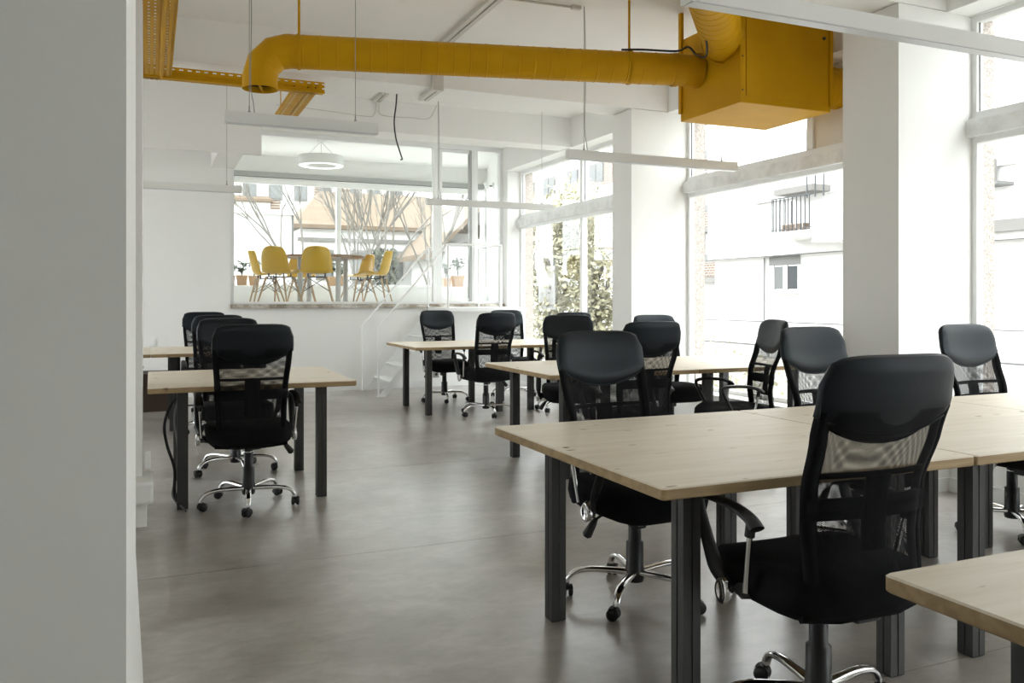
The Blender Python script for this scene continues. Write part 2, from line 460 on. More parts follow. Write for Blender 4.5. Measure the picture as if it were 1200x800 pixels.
# ------------------------------------------------------------------ windows in the right wall
def bay(n, y0, y1, mull_low, mull_up, label, panel=None):
    w = structure(empty('window_%d' % n, (5.08, (y0 + y1) / 2, 0.36)), label)
    oy = (y0 + y1) / 2
    def P(name, x0, x1, a, b, z0, z1, mt):
        return MB().box(x0 - 5.08, x1 - 5.08, a - oy, b - oy, z0 - 0.36, z1 - 0.36).build(name, mt, w)
    P('transom', 5.0, 5.13, y0, y1, 2.345, 2.452, M['transom'])
    P('window_ledge', 5.03, 5.13, y0, y1, 2.452, 2.472, M['frame'])
    x0, x1 = 5.055, 5.115
    for z0, z1, mulls, up in ((0.36, 2.345, mull_low, 0), (2.472, 3.15, mull_up, 1)):
        t = 0.04
        P('sill_rail', x0, x1, y0, y1, z0, z0 + t, M['frame'])
        P('head_rail', x0, x1, y0, y1, z1 - t, z1, M['frame'])
        P('stile', x0, x1, y0, y0 + t, z0 + t, z1 - t, M['frame'])
        P('stile', x0, x1, y1 - t, y1, z0 + t, z1 - t, M['frame'])
        ys = [y0 + t] + [q for c in mulls for q in (c - 0.035, c + 0.035)] + [y1 - t]
        for c in mulls: P('mullion', x0 - 0.01, x1, c - 0.035, c + 0.035, z0 + t, z1 - t, M['frame'])
        for a, b in zip(ys[::2], ys[1::2]):
            if panel and up and (a + b) / 2 < panel:
                P('infill_panel', 5.07, 5.10, a, b, z0 + t, z1 - t, M['beige']); continue
            P('pane', 5.083, 5.089, a, b, z0 + t, z1 - t, M['glass'])
            if up: P('gasket', 5.078, 5.083, b - 0.005, b, z0 + t, z1 - t, M['gasket'])
    # granite jambs outside
    for a, b in ((y1 - 0.012, y1 + 0.1), (y0 - 0.1, y0 + 0.012)):
        P('granite_jamb', 5.125, 5.262, a, b, 0.2, 3.3, M['granite'])
    return w
bay(1, 7.54, 11.4, [9.46], [9.46], 'tall window farthest along the right wall, with trees behind')
bay(2, 4.40, 7.17, [], [5.42], 'tall window between the two columns', panel=5.42)
bay(3, 0.72, 3.93, [2.3], [2.3], 'tall window at the right edge of the picture')

bay(4, -3.3, 0.28, [-1.5], [-1.5], 'unseen tall window added beside the camera for daylight')  # added out of view, sized to brighten the left partition

for i, (a, b) in enumerate(LW):  # unseen windows added to brighten the walls, columns and ceiling
    w = structure(empty('window_%d' % (7 + i), (-4.7, (a + b) / 2, 0.8)), 'unseen window added in the left wall for daylight')
    h = (b - a) / 2
    for nm, y0, y1, z0, z1 in (('sill_rail', -h, h, 0, 0.05), ('head_rail', -h, h, 2.27, 2.32), ('stile', -h, -h + 0.05, 0.05, 2.27), ('stile', h - 0.05, h, 0.05, 2.27), ('mullion', -0.03, 0.03, 0.05, 2.27)):
        MB().box(-0.03, 0.03, y0, y1, z0, z1).build(nm, M['frame'], w)
    for y0, y1 in ((-h + 0.05, -0.03), (0.03, h - 0.05)): MB().box(-0.003, 0.003, y0, y1, 0.05, 2.27).build('pane', M['glass'], w)

# ------------------------------------------------------------------ raised room behind glass
MZ = 1.2
RP = [(-0.2, 11.60), (5.18, 11.60), (6.55, 16.3), (-0.2, 16.3)]
structure(MB().prism(RP, 1.10, MZ).build('floor_raised', M['whitepaint']), 'floor of the raised room')
structure(MB().box(0.955, 4.85, 11.49, 11.60, 1.14, 1.192).build('trim_6', M['stone']), 'stained stone edge of the raised floor')
structure(MB().prism([(-0.35, 11.56), (5.25, 11.56), (6.6, 16.3), (-0.35, 16.3)], 3.92, 4.05).build('ceiling_raised', M['ceil']))
structure(MB().prism([(5.05, 11.75), (5.19, 11.75), (6.55, 16.2), (6.40, 16.2)], 1.0, 3.92).build('wall_raised_right', M['wall']))
structure(MB().box(-0.35, -0.2, 11.75, 16.4, MZ, 3.92).build('wall_raised_left', M['wall']))
structure(MB().box(-0.35, 6.6, 16.0, 16.2, MZ, 1.5).box(-0.35, 6.6, 16.0, 16.2, 3.44, 3.92).box(-0.35, 0.3, 16.0, 16.2, 1.5, 3.44).box(6.3, 6.6, 16.0, 16.2, 1.5, 3.44).build('wall_raised_back', M['wall']))
structure(MB().box(-0.35, 5.2, 11.57, 11.75, 3.505, 3.92).build('trim_7', M['wall']), 'white strip above the glazed screen')
w5 = structure(empty('window_5', (3.3, 16.05, 1.5)), 'wide window of the raised room')
def P5(name, x0, x1, y0, y1, z0, z1, mt): return MB().box(x0 - 3.3, x1 - 3.3, y0 - 16.05, y1 - 16.05, z0 - 1.5, z1 - 1.5).build(name, mt, w5)
P5('head_rail', 0.3, 6.25, 15.90, 16.0, 3.51, 3.60, M['midgrey'])
P5('blind_box', 0.3, 6.25, 15.94, 15.998, 3.385, 3.50, M['whitepaint'])
P5('sill_rail', 0.3, 6.3, 16.02, 16.1, 1.5, 1.54, M['frame'])
for x in (0.32, 3.3, 6.28): P5('mullion', x - 0.045, x + 0.045, 16.0, 16.1, 1.54, 3.385, M['frame'])
for a, b in ((0.365, 3.255), (3.345, 6.235)): P5('pane', a, b, 16.05, 16.056, 1.54, 3.385, M['glass'])
bench = structure(MB().box(-0.2, 6.16, 15.5, 16.0, MZ, 1.478).rbox(-0.2, 6.16, 15.47, 16.0, 1.478, 1.505, 0.004).build('trim_8', M['whitepaint']), 'low white bench under the wide window')
# glazed screen
w6 = structure(empty('window_6', (2.9, 11.62, MZ)), 'glazed screen of the raised room')
def P6(name, x0, x1, y0, y1, z0, z1, mt, par=None):
    return MB().box(x0 - 2.9, x1 - 2.9, y0 - 11.62, y1 - 11.62, z0 - MZ, z1 - MZ).build(name, mt, par or w6)
P6('top_rail', 0.955, 4.85, 11.585, 11.655, 3.455, 3.505, M['frame'])
P6('bottom_rail', 0.955, 4.85, 11.585, 11.655, 1.2, 1.228, M['frame'])
for x in (0.975, 3.79, 4.83): P6('post', x - 0.03, x + 0.03, 11.58, 11.66, 1.228, 3.455, M['frame'])
P6('post', 3.83, 3.86, 11.60, 11.65, 1.228, 3.455, M['frame'])
P6('pane', 1.005, 3.76, 11.617, 11.623, 1.228, 3.455, M['glass'])
P6('pane', 4.45, 4.80, 11.617, 11.623, 1.228, 2.62, M['glass'])
P6('pane', 4.45, 4.80, 11.617, 11.623, 2.655, 3.455, M['glass'])
P6('rail', 4.45, 4.80, 11.60, 11.64, 2.62, 2.655, M['frame'])
d1 = structure(empty('door_1', (4.12, 11.62, MZ)), 'glazed door of the raised room')
def D1(name, x0, x1, y0, y1, z0, z1, mt): return MB().box(x0 - 4.12, x1 - 4.12, y0 - 11.62, y1 - 11.62, z0 - MZ, z1 - MZ).build(name, mt, d1)
D1('door_stile', 3.862, 3.90, 11.60, 11.64, 1.235, 3.45, M['frame'])
D1('door_stile', 4.32, 4.355, 11.58, 11.66, 1.228, 3.455, M['midgrey'])
D1('door_stile', 4.357, 4.386, 11.59, 11.65, 1.228, 3.455, M['frame'])
D1('door_stile', 4.387, 4.449, 11.585, 11.655, 1.228, 3.455, M['frame'])
D1('door_rail', 3.90, 4.32, 11.60, 11.64, 1.235, 1.28, M['frame'])
D1('door_rail', 3.90, 4.32, 11.60, 11.64, 3.41, 3.45, M['frame'])
D1('pane', 3.90, 4.32, 11.617, 11.623, 1.28, 3.41, M['glass'])

# ------------------------------------------------------------------ desks
def leg_profile(w=0.062, g=0.003, d=0.003):
    h = w / 2; pts = []
    for k in range(4):
        a = k * PI / 2; ca, sa = round(math.cos(a)), round(math.sin(a))
        for x, yv in ((h, -h), (h, -g), (h - d, -g), (h - d, g), (h, g)):
            pts.append((x * ca - yv * sa, x * sa + yv * ca))
    return pts
TOPM = None
S = 1.218; TH = 0.034
def make_desk():
    t = empty('desk')
    m = MB()
    r = 0.012; o = []
    for cx, cy, a0 in ((S / 2 - r, S / 2 - r, 0), (-S / 2 + r, S / 2 - r, 90), (-S / 2 + r, -S / 2 + r, 180), (S / 2 - r, -S / 2 + r, 270)):
        for k in range(4):
            a = R(a0 + 30 * k); o.append((cx + r * math.cos(a), cy + r * math.sin(a)))
    n = len(o); e = 0.004
    inn = [(x * (1 - 2 * e / S), yv * (1 - 2 * e / S)) for x, yv in o]
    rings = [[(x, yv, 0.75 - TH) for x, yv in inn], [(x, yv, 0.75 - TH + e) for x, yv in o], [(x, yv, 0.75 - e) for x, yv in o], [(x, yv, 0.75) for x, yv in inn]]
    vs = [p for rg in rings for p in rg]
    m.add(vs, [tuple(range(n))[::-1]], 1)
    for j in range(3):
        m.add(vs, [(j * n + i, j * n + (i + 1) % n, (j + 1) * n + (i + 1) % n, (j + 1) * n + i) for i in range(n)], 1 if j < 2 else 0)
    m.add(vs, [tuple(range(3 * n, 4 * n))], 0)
    m.build('tabletop', [M['pine'], M['pine_edge_shaded']], t)
    for sx in (-1, 1):
        MB().prism([(sx * 0.562 + 0.012 * math.cos(R(30 * k)), 0.06 + 0.010 * math.sin(R(30 * k))) for k in range(12)], 0.749, 0.7504).build('wood_plug', M['plug'], t)
    lm = MB().prism(leg_profile(), 0.004, 0.75 - TH - 0.008).mesh('leg', M['steel'])
    pm = MB().box(-0.05, 0.05, -0.05, 0.05, 0.75 - TH - 0.008, 0.75 - TH).mesh('mounting_plate', M['plastic'])
    fm = MB().rbox(-0.031, 0.031, -0.031, 0.031, 0, 0.006, 0.002, 1).mesh('foot_pad', M['rubber'])
    for sx in (-1, 1):
        for sy in (-1, 1):
            L = new_obj('leg', lm, t); L.location = (sx * 0.415, sy * 0.44, 0)
            new_obj('mounting_plate', pm, L); new_obj('foot_pad', fm, L)
    return t
D0 = make_desk()
first = [True]
def desk(x0, y0, label, group, z=0.0):
    o = D0 if first[0] else copy_tree(D0)
    first[0] = False
    o.location = (x0 + S / 2 + 0.001, y0 + S / 2, z)
    return tag(o, label, 'desk', group)
NEARD = 'desks of the nearest row'; MIDD = 'desks of the middle row'; FARD = 'desks of the far row'; LEFTD = 'desks on the left'
desk(1.276, 1.925, 'large pine desk in the middle foreground with a dark knot near its left corner', NEARD)
desk(2.496, 1.925, 'pine desk joined to the right of the foreground desk, behind the nearest chair', NEARD)
desk(3.716, 1.925, 'pine desk at the right edge, end of the nearest row by the window', NEARD)
desk(1.265, -0.048, 'pine desk whose corner juts into the bottom right of the picture', NEARD)
desk(2.485, 5.10, 'pine desk at the left end of the middle row', MIDD)
desk(3.705, 5.10, 'pine desk of the middle row next to the window column', MIDD)
desk(2.58, 8.55, 'pine desk at the left end of the far row near the white stairs', FARD)
desk(3.80, 8.55, 'pine desk of the far row next to the far window', FARD)
desk(-0.02, 5.26, 'pine desk at left with a chair back in front of its middle', LEFTD)
desk(0.0, 8.50, 'pine desk farther back on the left, half hidden by chairs', LEFTD)
desk(-1.22, 8.50, 'pine desk end at far left beyond the narrow wall', LEFTD)

# ------------------------------------------------------------------ office chairs
YB = [(0.38, -0.195), (0.50, -0.212), (0.62, -0.200), (0.75, -0.212), (0.90, -0.262), (1.0, -0.295), (1.12, -0.315)]
WB = [(0.38, 0.198), (0.55, 0.202), (0.75, 0.212), (0.92, 0.225), (1.0, 0.227), (1.12, 0.225)]
def yb(z): return interp(YB, z)
def wb(z): return interp(WB, z)
def uvmesh(name, grid, uvs, mt):
    m = MB().sheet(grid); me = bpy.data.meshes.new(name)
    me.from_pydata(m.v, [], m.f)
    me.polygons.foreach_set('use_smooth', [True] * len(m.f))
    ul = me.uv_layers.new(name='UVMap'); fl_ = [p for row in uvs for p in row]
    for lp in me.loops: ul.data[lp.index].uv = fl_[lp.vertex_index]
    me.materials.append(mt); me.update()
    return me
def make_chair():
    t = empty('office_chair')
    # headrest cushion
    NX, NZ = 16, 9; zt0 = 1.115
    def rows(front):
        g = []
        for j in range(NZ + 1):
            row = []
            for i in range(NX + 1):
                s_ = -1 + 2 * i / NX; s_ = math.copysign(abs(s_) ** 0.8, s_)
                w = 0.227 - 0.004 * max(0, j / NZ - 0.5)
                sag = (0.078 if front else 0.052) * (1 - abs(s_) ** 2.2)
                zb = 0.958 - sag
                ztop = zt0 - 0.072 + 0.072 * (1 - min(1, abs(s_)) ** 5.5) ** 0.42
                v = j / NZ
                z = zb + (ztop - zb) * v
                puff = (1 - abs(s_) ** 5) ** 0.5 * (1 - abs(2 * v - 1) ** 4) ** 0.5
                yc = yb(z) + 0.034 * s_ * s_
                d = (0.013 + 0.022 * puff) if front else -(0.011 + 0.014 * puff)
                row.append((s_ * w, yc + d, z))
            g.append(row)
        return g
    m = MB(); F = rows(True); B = rows(False)
    m.sheet(F); m.sheet(B)
    def loop(g): return g[0] + [r[-1] for r in g[1:]] + g[-1][-2::-1] + [r[0] for r in g[-2:0:-1]]
    LF, LB = loop(F), loop(B); mid_ = []
    for (ax, ay, az), (bx_, by, bz) in zip(LF, LB):
        k_ = 1.028; mz = (az + bz) / 2
        mid_.append(((ax + bx_) / 2 * k_, (ay + by) / 2, mz + (0.006 if mz > 1.06 else 0.0)))
    m.sheet([LF, mid_, LB], closed_u=True)
    hr = m.build('headrest', M['leather'], t)
    MB().tube([(p[0], p[1] + 0.001, p[2] - 0.002) for p in F[0][1:-1]], 0.0035, 6).tube([(p[0], p[1] - 0.001, p[2] - 0.002) for p in B[0][1:-1]], 0.0035, 6).build('piping', M['leather'], hr)
    # netting, two layers
    zs = [0.43 + (0.972 - 0.43) * j / 26 for j in range(27)]
    for nm, mt, off, cv in (('back_net', M['net_front'], 0.006, 0.034), ('back_net', M['net_back'], -0.022, 0.018)):
        G = []; U = []; L = 0; prev = None
        for z in zs:
            w = wb(z) - 0.014; row = []; ur = []; back_ = off < 0
            yy = yb(z) + off
            if prev: L += math.hypot(z - prev[0], yy - prev[1])
            prev = (z, yy)
            for i in range(13):
                s_ = -1 + i / 6
                row.append((s_ * w, yy + (0.006 * s_ * s_ + 0.045 * s_ ** 8 if back_ else cv * s_ * s_), z)); ur.append((s_ * w + 0.3, L + 0.1))
            G.append(row); U.append(ur)
        new_obj(nm, uvmesh(nm, G, U, mt), t)
    # side frame: padded strips along both edges of the back
    m = MB()
    for sx in (-1, 1):
        g = []
        for z in [0.40 + (0.972 - 0.40) * k / 18 for k in range(19)]:
            w = wb(z); yo = yb(z)
            g.append([(sx * (w - 0.001), yo + 0.044, z), (sx * (w - 0.012), yo + 0.047, z), (sx * (w - 0.034), yo + 0.036, z), (sx * (w - 0.034), yo + 0.012, z), (sx * (w - 0.012), yo + 0.014, z), (sx * (w - 0.001), yo + 0.020, z)])
        m.sheet(g, closed_u=True)
    m.tube([(-0.205, yb(0.40) + 0.035, 0.40), (-0.1, yb(0.4) + 0.005, 0.395), (0.1, yb(0.4) + 0.005, 0.395), (0.205, yb(0.40) + 0.035, 0.40)], 0.016, 8)
    m.build('back_frame', M['fabric'], t)
    def band(z0, z1, th, nm):
        m = MB(); g = []
        for z, d in ((z0, 0), (z1, 0), (z1, -th), (z0, -th), (z0, 0)):
            g.append([(s_ * wb(z), yb(z) - 0.002 + 0.032 * s_ * s_ + d, z) for s_ in [-1 + k / 5 for k in range(11)]])
        m.sheet(g).build(nm, M['fabric'], t)
    band(0.668, 0.728, 0.014, 'lumbar_band'); band(0.784, 0.800, 0.010, 'cross_bar')
    m = MB()   # lumbar bracket in the middle of the back
    m.tube([(0, yb(z) - 0.012, z) for z in (0.58, 0.64, 0.7, 0.76, 0.79)], 0.045, 8, sx=1.0, sy=0.22, up=(0, 1, 0))
    m.build('lumbar_bracket', M['fabric'], t)
    # seat
    g = []
    NS = 28
    def sq(k, p=4.5):
        a = 2 * PI * k / NS; c_, s_ = math.cos(a), math.sin(a)
        r_ = (abs(c_) ** p + abs(s_) ** p) ** (-1 / p); return c_ * r_, s_ * r_
    for sc, z in ((0.02, 0.365), (0.55, 0.365), (0.86, 0.385), (0.97, 0.412), (1.0, 0.45), (0.985, 0.485), (0.92, 0.503), (0.6, 0.507), (0.02, 0.502)):
        row = []
        for k in range(NS):
            a, b = sq(k)
            x = a * 0.250 * sc; yv = 0.02 + b * 0.245 * sc
            dz = -0.028 * max(0, (yv - 0.12) / 0.15) ** 2 + 0.010 * (x / 0.25) ** 2 * (1 if z > 0.47 else 0)
            row.append((x, yv, z + dz))
        g.append(row)
    MB().sheet(g, closed_u=True).build('seat', M['fabric'], t)
    m = MB().rbox(-0.10, 0.10, -0.12, 0.13, 0.362, 0.41, 0.012).rbox(-0.045, 0.045, -0.2, -0.1, 0.37, 0.405, 0.01).rbox(0.03, 0.085, 0.06, 0.13, 0.325, 0.365, 0.01)
    mech = m.build('tilt_mechanism', M['plastic'], t)
    lv = MB().tube(catmull([(0.09, 0.03, 0.385), (0.17, 0.03, 0.38), (0.225, 0.032, 0.36)]), 0.006, 8).build('lever', M['plastic'], mech)
    MB().tube([(0.215, 0.032, 0.368), (0.232, 0.032, 0.345), (0.262, 0.034, 0.305), (0.268, 0.034, 0.296)], [0.009, 0.016, 0.021, 0.010], 10).build('knob', M['plastic'], mech)
    gl = MB().lathe([(0.0, 0.07), (0.036, 0.07), (0.040, 0.085), (0.040, 0.13), (0.038, 0.135), (0.037, 0.235), (0.028, 0.24), (0.027, 0.36)], 16).build('gas_lift', M['plastic'], t)
    MB().lathe([(0.027, 0.325), (0.0285, 0.325), (0.0285, 0.335), (0.027, 0.335)], 16).build('ring', M['chrome'], gl)
    # star base
    am = MB()
    pts = catmull([(0.03, 0, 0.108), (0.12, 0, 0.113), (0.20, 0, 0.113), (0.255, 0, 0.100), (0.283, 0, 0.075), (0.288, 0, 0.056)], 4)
    nn = len(pts)
    am.tube(pts, [0.017 - 0.004 * min(1, k / nn) for k in range(nn)], 10, sx=1.15, sy=0.8, up=None)
    am = am.mesh('base_arm', M['chrome'])
    cm = MB()
    for sx in (-1, 1):
        ring = [(sx * 0.011, 0, 0)]
        prof = [(0.0, 0.006), (0.020, 0.006), (0.0245, 0.009), (0.0245, 0.019), (0.018, 0.023), (0.0, 0.023)]
        vs = []; fs = []; sg = 14
        for r_, w in prof:
            for k in range(sg):
                a = 2 * PI * k / sg; vs.append((sx * w, -0.014 + r_ * math.cos(a), 0.0247 + r_ * math.sin(a)))
        for i in range(len(prof) - 1):
            for k in range(sg):
                fs.append((i * sg + k, i * sg + (k + 1) % sg, (i + 1) * sg + (k + 1) % sg, (i + 1) * sg + k))
        cm.add(vs, fs, 0, True)
    # hood over the twin wheels
    g = []
    for a in range(0, 200, 25):
        aa = R(a - 20); g.append([(x, -0.014 + 0.0275 * math.cos(aa), 0.0247 + 0.0275 * math.sin(aa)) for x in (-0.021, -0.010, 0.010, 0.021)])
    cm.sheet(g); cm.tube([(0, 0, 0.03), (0, 0, 0.062)], 0.009, 8)
    cm = cm.mesh('caster', M['rubber'])
    for k in range(5):
        a = R(18 + 72 * k)
        A = new_obj('base_arm', am, t); A.rotation_euler = (0, 0, a); A['k'] = k
        c_ = new_obj('caster', cm, A); c_.location = (0.288, 0, 0); c_.rotation_euler = (0, 0, R((k * 137) % 360))
    # armrests
    for sx in (-1, 1):
        x = sx * 0.285
        p = catmull([(sx * 0.262, 0.065, 0.400), (x - sx * 0.004, 0.11, 0.46), (x, 0.165, 0.56), (x, 0.200, 0.635), (x, 0.190, 0.664), (x, 0.12, 0.672), (x, 0.02, 0.668), (x, -0.05, 0.650), (x, -0.082, 0.628)], 5)
        nn = len(p)
        A = MB().tube(p, [0.022 - 0.004 * math.sin(PI * k / nn) for k in range(nn)], 10, sx=1.15, sy=0.62, up=(0, 0.6, 0.8)).build('armrest', M['plastic'], t)
        MB().tube([(x, -0.055, 0.642), (x, -0.048, 0.60)], 0.015, 10).build('rod_socket', M['plastic'], A)
        MB().tube([(x, -0.05, 0.61), (sx * 0.272, -0.012, 0.43)], 0.0085, 10).build('support_rod', M['chrome'], A)
        MB().tube([(sx * 0.15, 0.03, 0.40), (sx * 0.25, 0.03, 0.412), (sx * 0.268, 0.02, 0.43)], 0.019, 8).build('arm_bracket', M['plastic'], A)
        m = MB(); sg = 20
        for r_, w in ((0.036, 0.0), (0.036, 0.006), (0.026, 0.009)):
            pass
        vs = []; fs = []; prof = [(0.037, -0.012), (0.040, 0.006), (0.034, 0.012), (0.029, 0.007), (0.0, 0.005)]
        for r_, w in prof:
            for k in range(sg):
                a = 2 * PI * k / sg; vs.append((sx * (0.288 + w), 0.072 + r_ * math.cos(a) * 0.75, 0.410 + r_ * math.sin(a)))
        for i in range(len(prof) - 1):
            for k in range(sg): fs.append((i * sg + k, i * sg + (k + 1) % sg, (i + 1) * sg + (k + 1) % sg, (i + 1) * sg + k))
        m.add(vs, fs, 0, True).build('cover_disc', M['chrome'], A)
    return t
BASE0 = [R(18 + 72 * k) for k in range(5)]
C0 = make_chair()
firstc = [True]
def chair(x, yv, deg, label, group, base=0):
    o = C0 if firstc[0] else copy_tree(C0)
    firstc[0] = False
    o.location = (x, yv, 0); o.rotation_euler = (0, 0, R(deg))
    for ch in o.children:
        if ch.name.startswith('base_arm'): ch.rotation_euler.z = BASE0[int(round(ch.get('k', 0)))] + R(base)
    tag(o, label, 'office chair', group)
    return o
GN, GM, GF, GL = 'office chairs of the nearest row', 'office chairs of the middle row', 'office chairs of the far row', 'office chairs on the left'
CH = [
 (1.83, 1.93, -2, 'nearest black mesh office chair, its back to the viewer, in the right foreground', GN, -7),
 (1.89, 3.06, 184, 'black office chair behind the foreground desk, seen from the front with a dark leather headrest', GN, 22),
 (3.20, 3.13, 184, 'black office chair with grey shining headrest just left of the nearest column', GN, 0),
 (4.33, 3.12, 182, 'black office chair by the window at the right edge of the picture', GN, 29),
 (3.83, 4.84, 72, 'black office chair turned sideways to the left, in front of the white facade', GM, 58),
 (4.25, 6.27, 180, 'black office chair behind the middle row, only its headrest top and seat showing', GM, 15),
 (3.04, 4.98, 0, 'black office chair seen from behind at the front of the middle row', GM, 44),
 (3.40, 6.58, 157, 'black office chair behind the left end of the middle row, seat facing the viewer', GM, 1),
 (3.36, 8.50, 3, 'black office chair seen from behind at the front of the far row', GF, 30),
 (3.35, 9.88, 182, 'black office chair behind the left end of the far row, beside the stairs', GF, 59),
 (4.30, 9.88, 180, 'black office chair behind the far row, partly hidden by another headrest', GF, 16),
 (4.29, 8.50, 0, 'black office chair of the far row whose headrest top shows before the far window', GF, 45),
 (0.55, 5.36, 0, 'black mesh office chair in front of the left desk, seen fully from behind', GL, 30),
 (0.57, 6.44, 186, 'black office chair across the left desk, right behind the front chair', GL, 2),
 (0.57, 8.42, 0, 'black office chair in the left group, third headrest back', GL, 31),
 (0.55, 9.70, 180, 'black office chair farthest back on the left, against the white wall', GL, 60),
 (-0.38, 8.50, 10, 'black office chair mostly hidden by the narrow wall at left', GL),
]
for c_ in CH: chair(*c_)

# ------------------------------------------------------------------ pendant lamps
def pendant(x0, x1, yv, label, zb=2.335, h=0.072, ins=0.14):
    L = x1 - x0; t = empty('pendant_lamp', ((x0 + x1) / 2, yv, zb))
    hs = MB().box(-L / 2, L / 2, -0.032, 0.032, 0.004, h).build('housing', M['lampwhite'], t)
    MB().box(-L / 2 + 0.01, L / 2 - 0.01, -0.026, 0.026, 0, 0.004).build('diffuser', M['diffuser'], t)
    for s_ in (-1, 1): MB().box(s_ * (L / 2 + 0.0015) - 0.0015, s_ * (L / 2 + 0.0015) + 0.0015, -0.033, 0.033, 0.0, h + 0.001).build('end_cap', M['lampwhite'], hs)
    for s_ in (-1, 1):
        cx = s_ * (L / 2 - ins)
        c_ = MB().tube([(cx, 0, h + 0.03), (cx, 0, CEIL - zb)], 0.0022, 6).build('suspension_cable', M['cable'], t)
        MB().lathe([(0.0, h), (0.009, h), (0.009, h + 0.012), (0.004, h + 0.016), (0.004, h + 0.045), (0.0, h + 0.045)], 10, cx=cx).build('cable_grip', M['cable'], c_)
    pw = catmull([(-L / 2 + ins + 0.03, 0, h), (-L / 2 + ins + 0.025, 0.004, h + 0.06), (-L / 2 + ins + 0.008, 0.003, h + 0.2), (-L / 2 + ins + 0.012, -0.004, 0.7), (-L / 2 + ins + 0.004, 0, CEIL - zb)], 6)
    MB().tube(pw, 0.003, 6).build('power_cord', M['cable'], t)
    return tag(t, label, 'pendant lamp', 'linear pendant lamps')
pendant(0.415, 1.352, 5.36, 'short linear pendant lamp above the left desk')
pendant(2.925, 4.50, 5.70, 'linear pendant lamp above the middle row, crossing in front of the column')
pendant(2.87, 4.46, 9.10, 'linear pendant lamp farthest back above the far row')
pendant(-0.74, 0.84, 8.86, 'linear pendant lamp low on the back wall at left, cut by the narrow wall')
pendant(1.78, 4.0, 2.53, 'large linear pendant lamp crossing the top right corner')

# ------------------------------------------------------------------ ventilation: box, ducts
bx = empty('ventilation_unit', (4.27, 5.185, 2.667))
X0, X1, Y0, Y1, ZH = -0.42, 0.42, -0.365, 0.365, 0.643
MB().rbox(X0, X1, Y0, Y1, 0, ZH, 0.004, 1).build('casing', M['yellow'], bx)
fp = MB().rbox(X0 + 0.05, X1 - 0.035, Y0 - 0.006, Y0, 0.05, ZH - 0.03, 0.002, 1).build('front_panel', M['yellow'], bx)
MB().rbox(X1 - 0.02, X1 + 0.012, Y0 - 0.014, Y0 + 0.01, 0.04, ZH, 0.002, 1).build('edge_strip', M['yellow'], bx)
MB().tube([(X1 - 0.075, Y0 - 0.018, ZH - 0.10), (X1 - 0.075, Y0 - 0.004, ZH - 0.10)], 0.012, 12).build('latch', M['steel'], fp)
for z in (0.09, 0.33): MB().tube([(X0 + 0.02, Y0 - 0.004, z), (X0 + 0.02, Y0 + 0.002, z)], 0.006, 8).build('screw', M['steel'], bx)
MB().rbox(X0 - 0.018, X0 + 0.01, Y1 - 0.03, Y1 + 0.006, 0.06, CEIL - 2.667, 0.002, 1).build('hanger_strut', M['yellow'], bx)
MB().rbox(X1 - 0.01, X1 + 0.018, Y1 - 0.03, Y1 + 0.006, 0.06, CEIL - 2.667, 0.002, 1).build('hanger_strut', M['yellow'], bx)
tag(bx, 'large yellow metal ventilation box hanging from the ceiling near the window', 'ventilation unit')
def ribbed(m, p0, p1, r, pitch, seg=28, mi=0):
    p0 = Vector(p0); p1 = Vector(p1); L = (p1 - p0).length; d = (p1 - p0) / L
    n = int(L / pitch); pts = []; rad = []
    for k in range(n + 1):
        s_ = min(L, k * pitch)
        for q, e in ((-0.003, 0), (0, 0), (0.002, 0.003), (0.006, 0.003), (0.008, 0), (0.011, 0)):
            if 0 <= s_ + q < L: pts.append(p0 + d * (s_ + q)); rad.append(r + e)
    pts.append(p1); rad.append(r)
    return m.tube(pts, rad, seg, mi, cap=False)
# long duct
dv = Vector((-2.85, 0.70, 0)).normalized()
A0 = Vector((3.86, 5.315, 3.012)); A1 = A0 + dv * 3.04
du = empty('ventilation_duct', A1)
pipe = ribbed(MB(), A0 - A1, Vector((0, 0, 0)), 0.118, 0.118).build('pipe', M['yellow'], du)
el = MB(); br = 0.19; pts = [Vector((0, 0, 0))]
for k in range(4):
    a = R((0, 28, 62, 90)[k]); pts.append(dv * (0.02 + br * math.sin(a)) + Vector((0, 0, -br * (1 - math.cos(a)))))
pts.append(pts[-1] + Vector((0, 0, -0.085)))
el.tube(pts, 0.120, 28, cap=False, smooth=False).tube(pts, 0.117, 28, cap=False, smooth=False)
el = el.build('elbow', M['yellow'], du)
e_ = pts[-1]
MB().tube([e_ + Vector((0, 0, 0.045)), e_ + Vector((0, 0, 0.047))], 0.117, 28).build('inner_shade_disc', M['dark'], el)  # near-black disc paints the shade inside the open duct end
pd = Vector((-dv.y, dv.x, 0))
MB().tube([e_ + pd * 0.117 + Vector((0, 0, 0.02)), e_ - pd * 0.117 + Vector((0, 0, 0.02))], 0.009, 8).build('damper_bar', M['yellow'], el)
MB().tube([e_ + Vector((0, 0, 0.0)), e_ + Vector((0, 0, 0.012))], 0.1225, 28, cap=False).build('rim', M['yellow'], el)
def clamp(at, hang=True, wide=0.02):
    c = A0 - A1 + dv * at
    k = MB().tube([c - dv * wide / 2, c + dv * wide / 2], 0.126, 28, cap=False).tube([c - dv * wide / 2, c - dv * (wide / 2 - 0.001)], 0.126, 28).build('clamp', M['yellow'], du)
    if hang: MB().tube([c + Vector((0, 0, 0.12)), c + Vector((0, 0, CEIL - A1.z))], 0.009, 8).build('hanger_rod', M['yellow'], k)
clamp(2.985); clamp(0.56); clamp(0.20, False, 0.03)
MB().tube([A0 - A1 + dv * 0.0, A0 - A1 + dv * 0.03], 0.132, 28, cap=False).build('collar', M['yellow'], du)
tag(du, 'long yellow round duct hanging under the ceiling with a down-turned open end', 'duct')
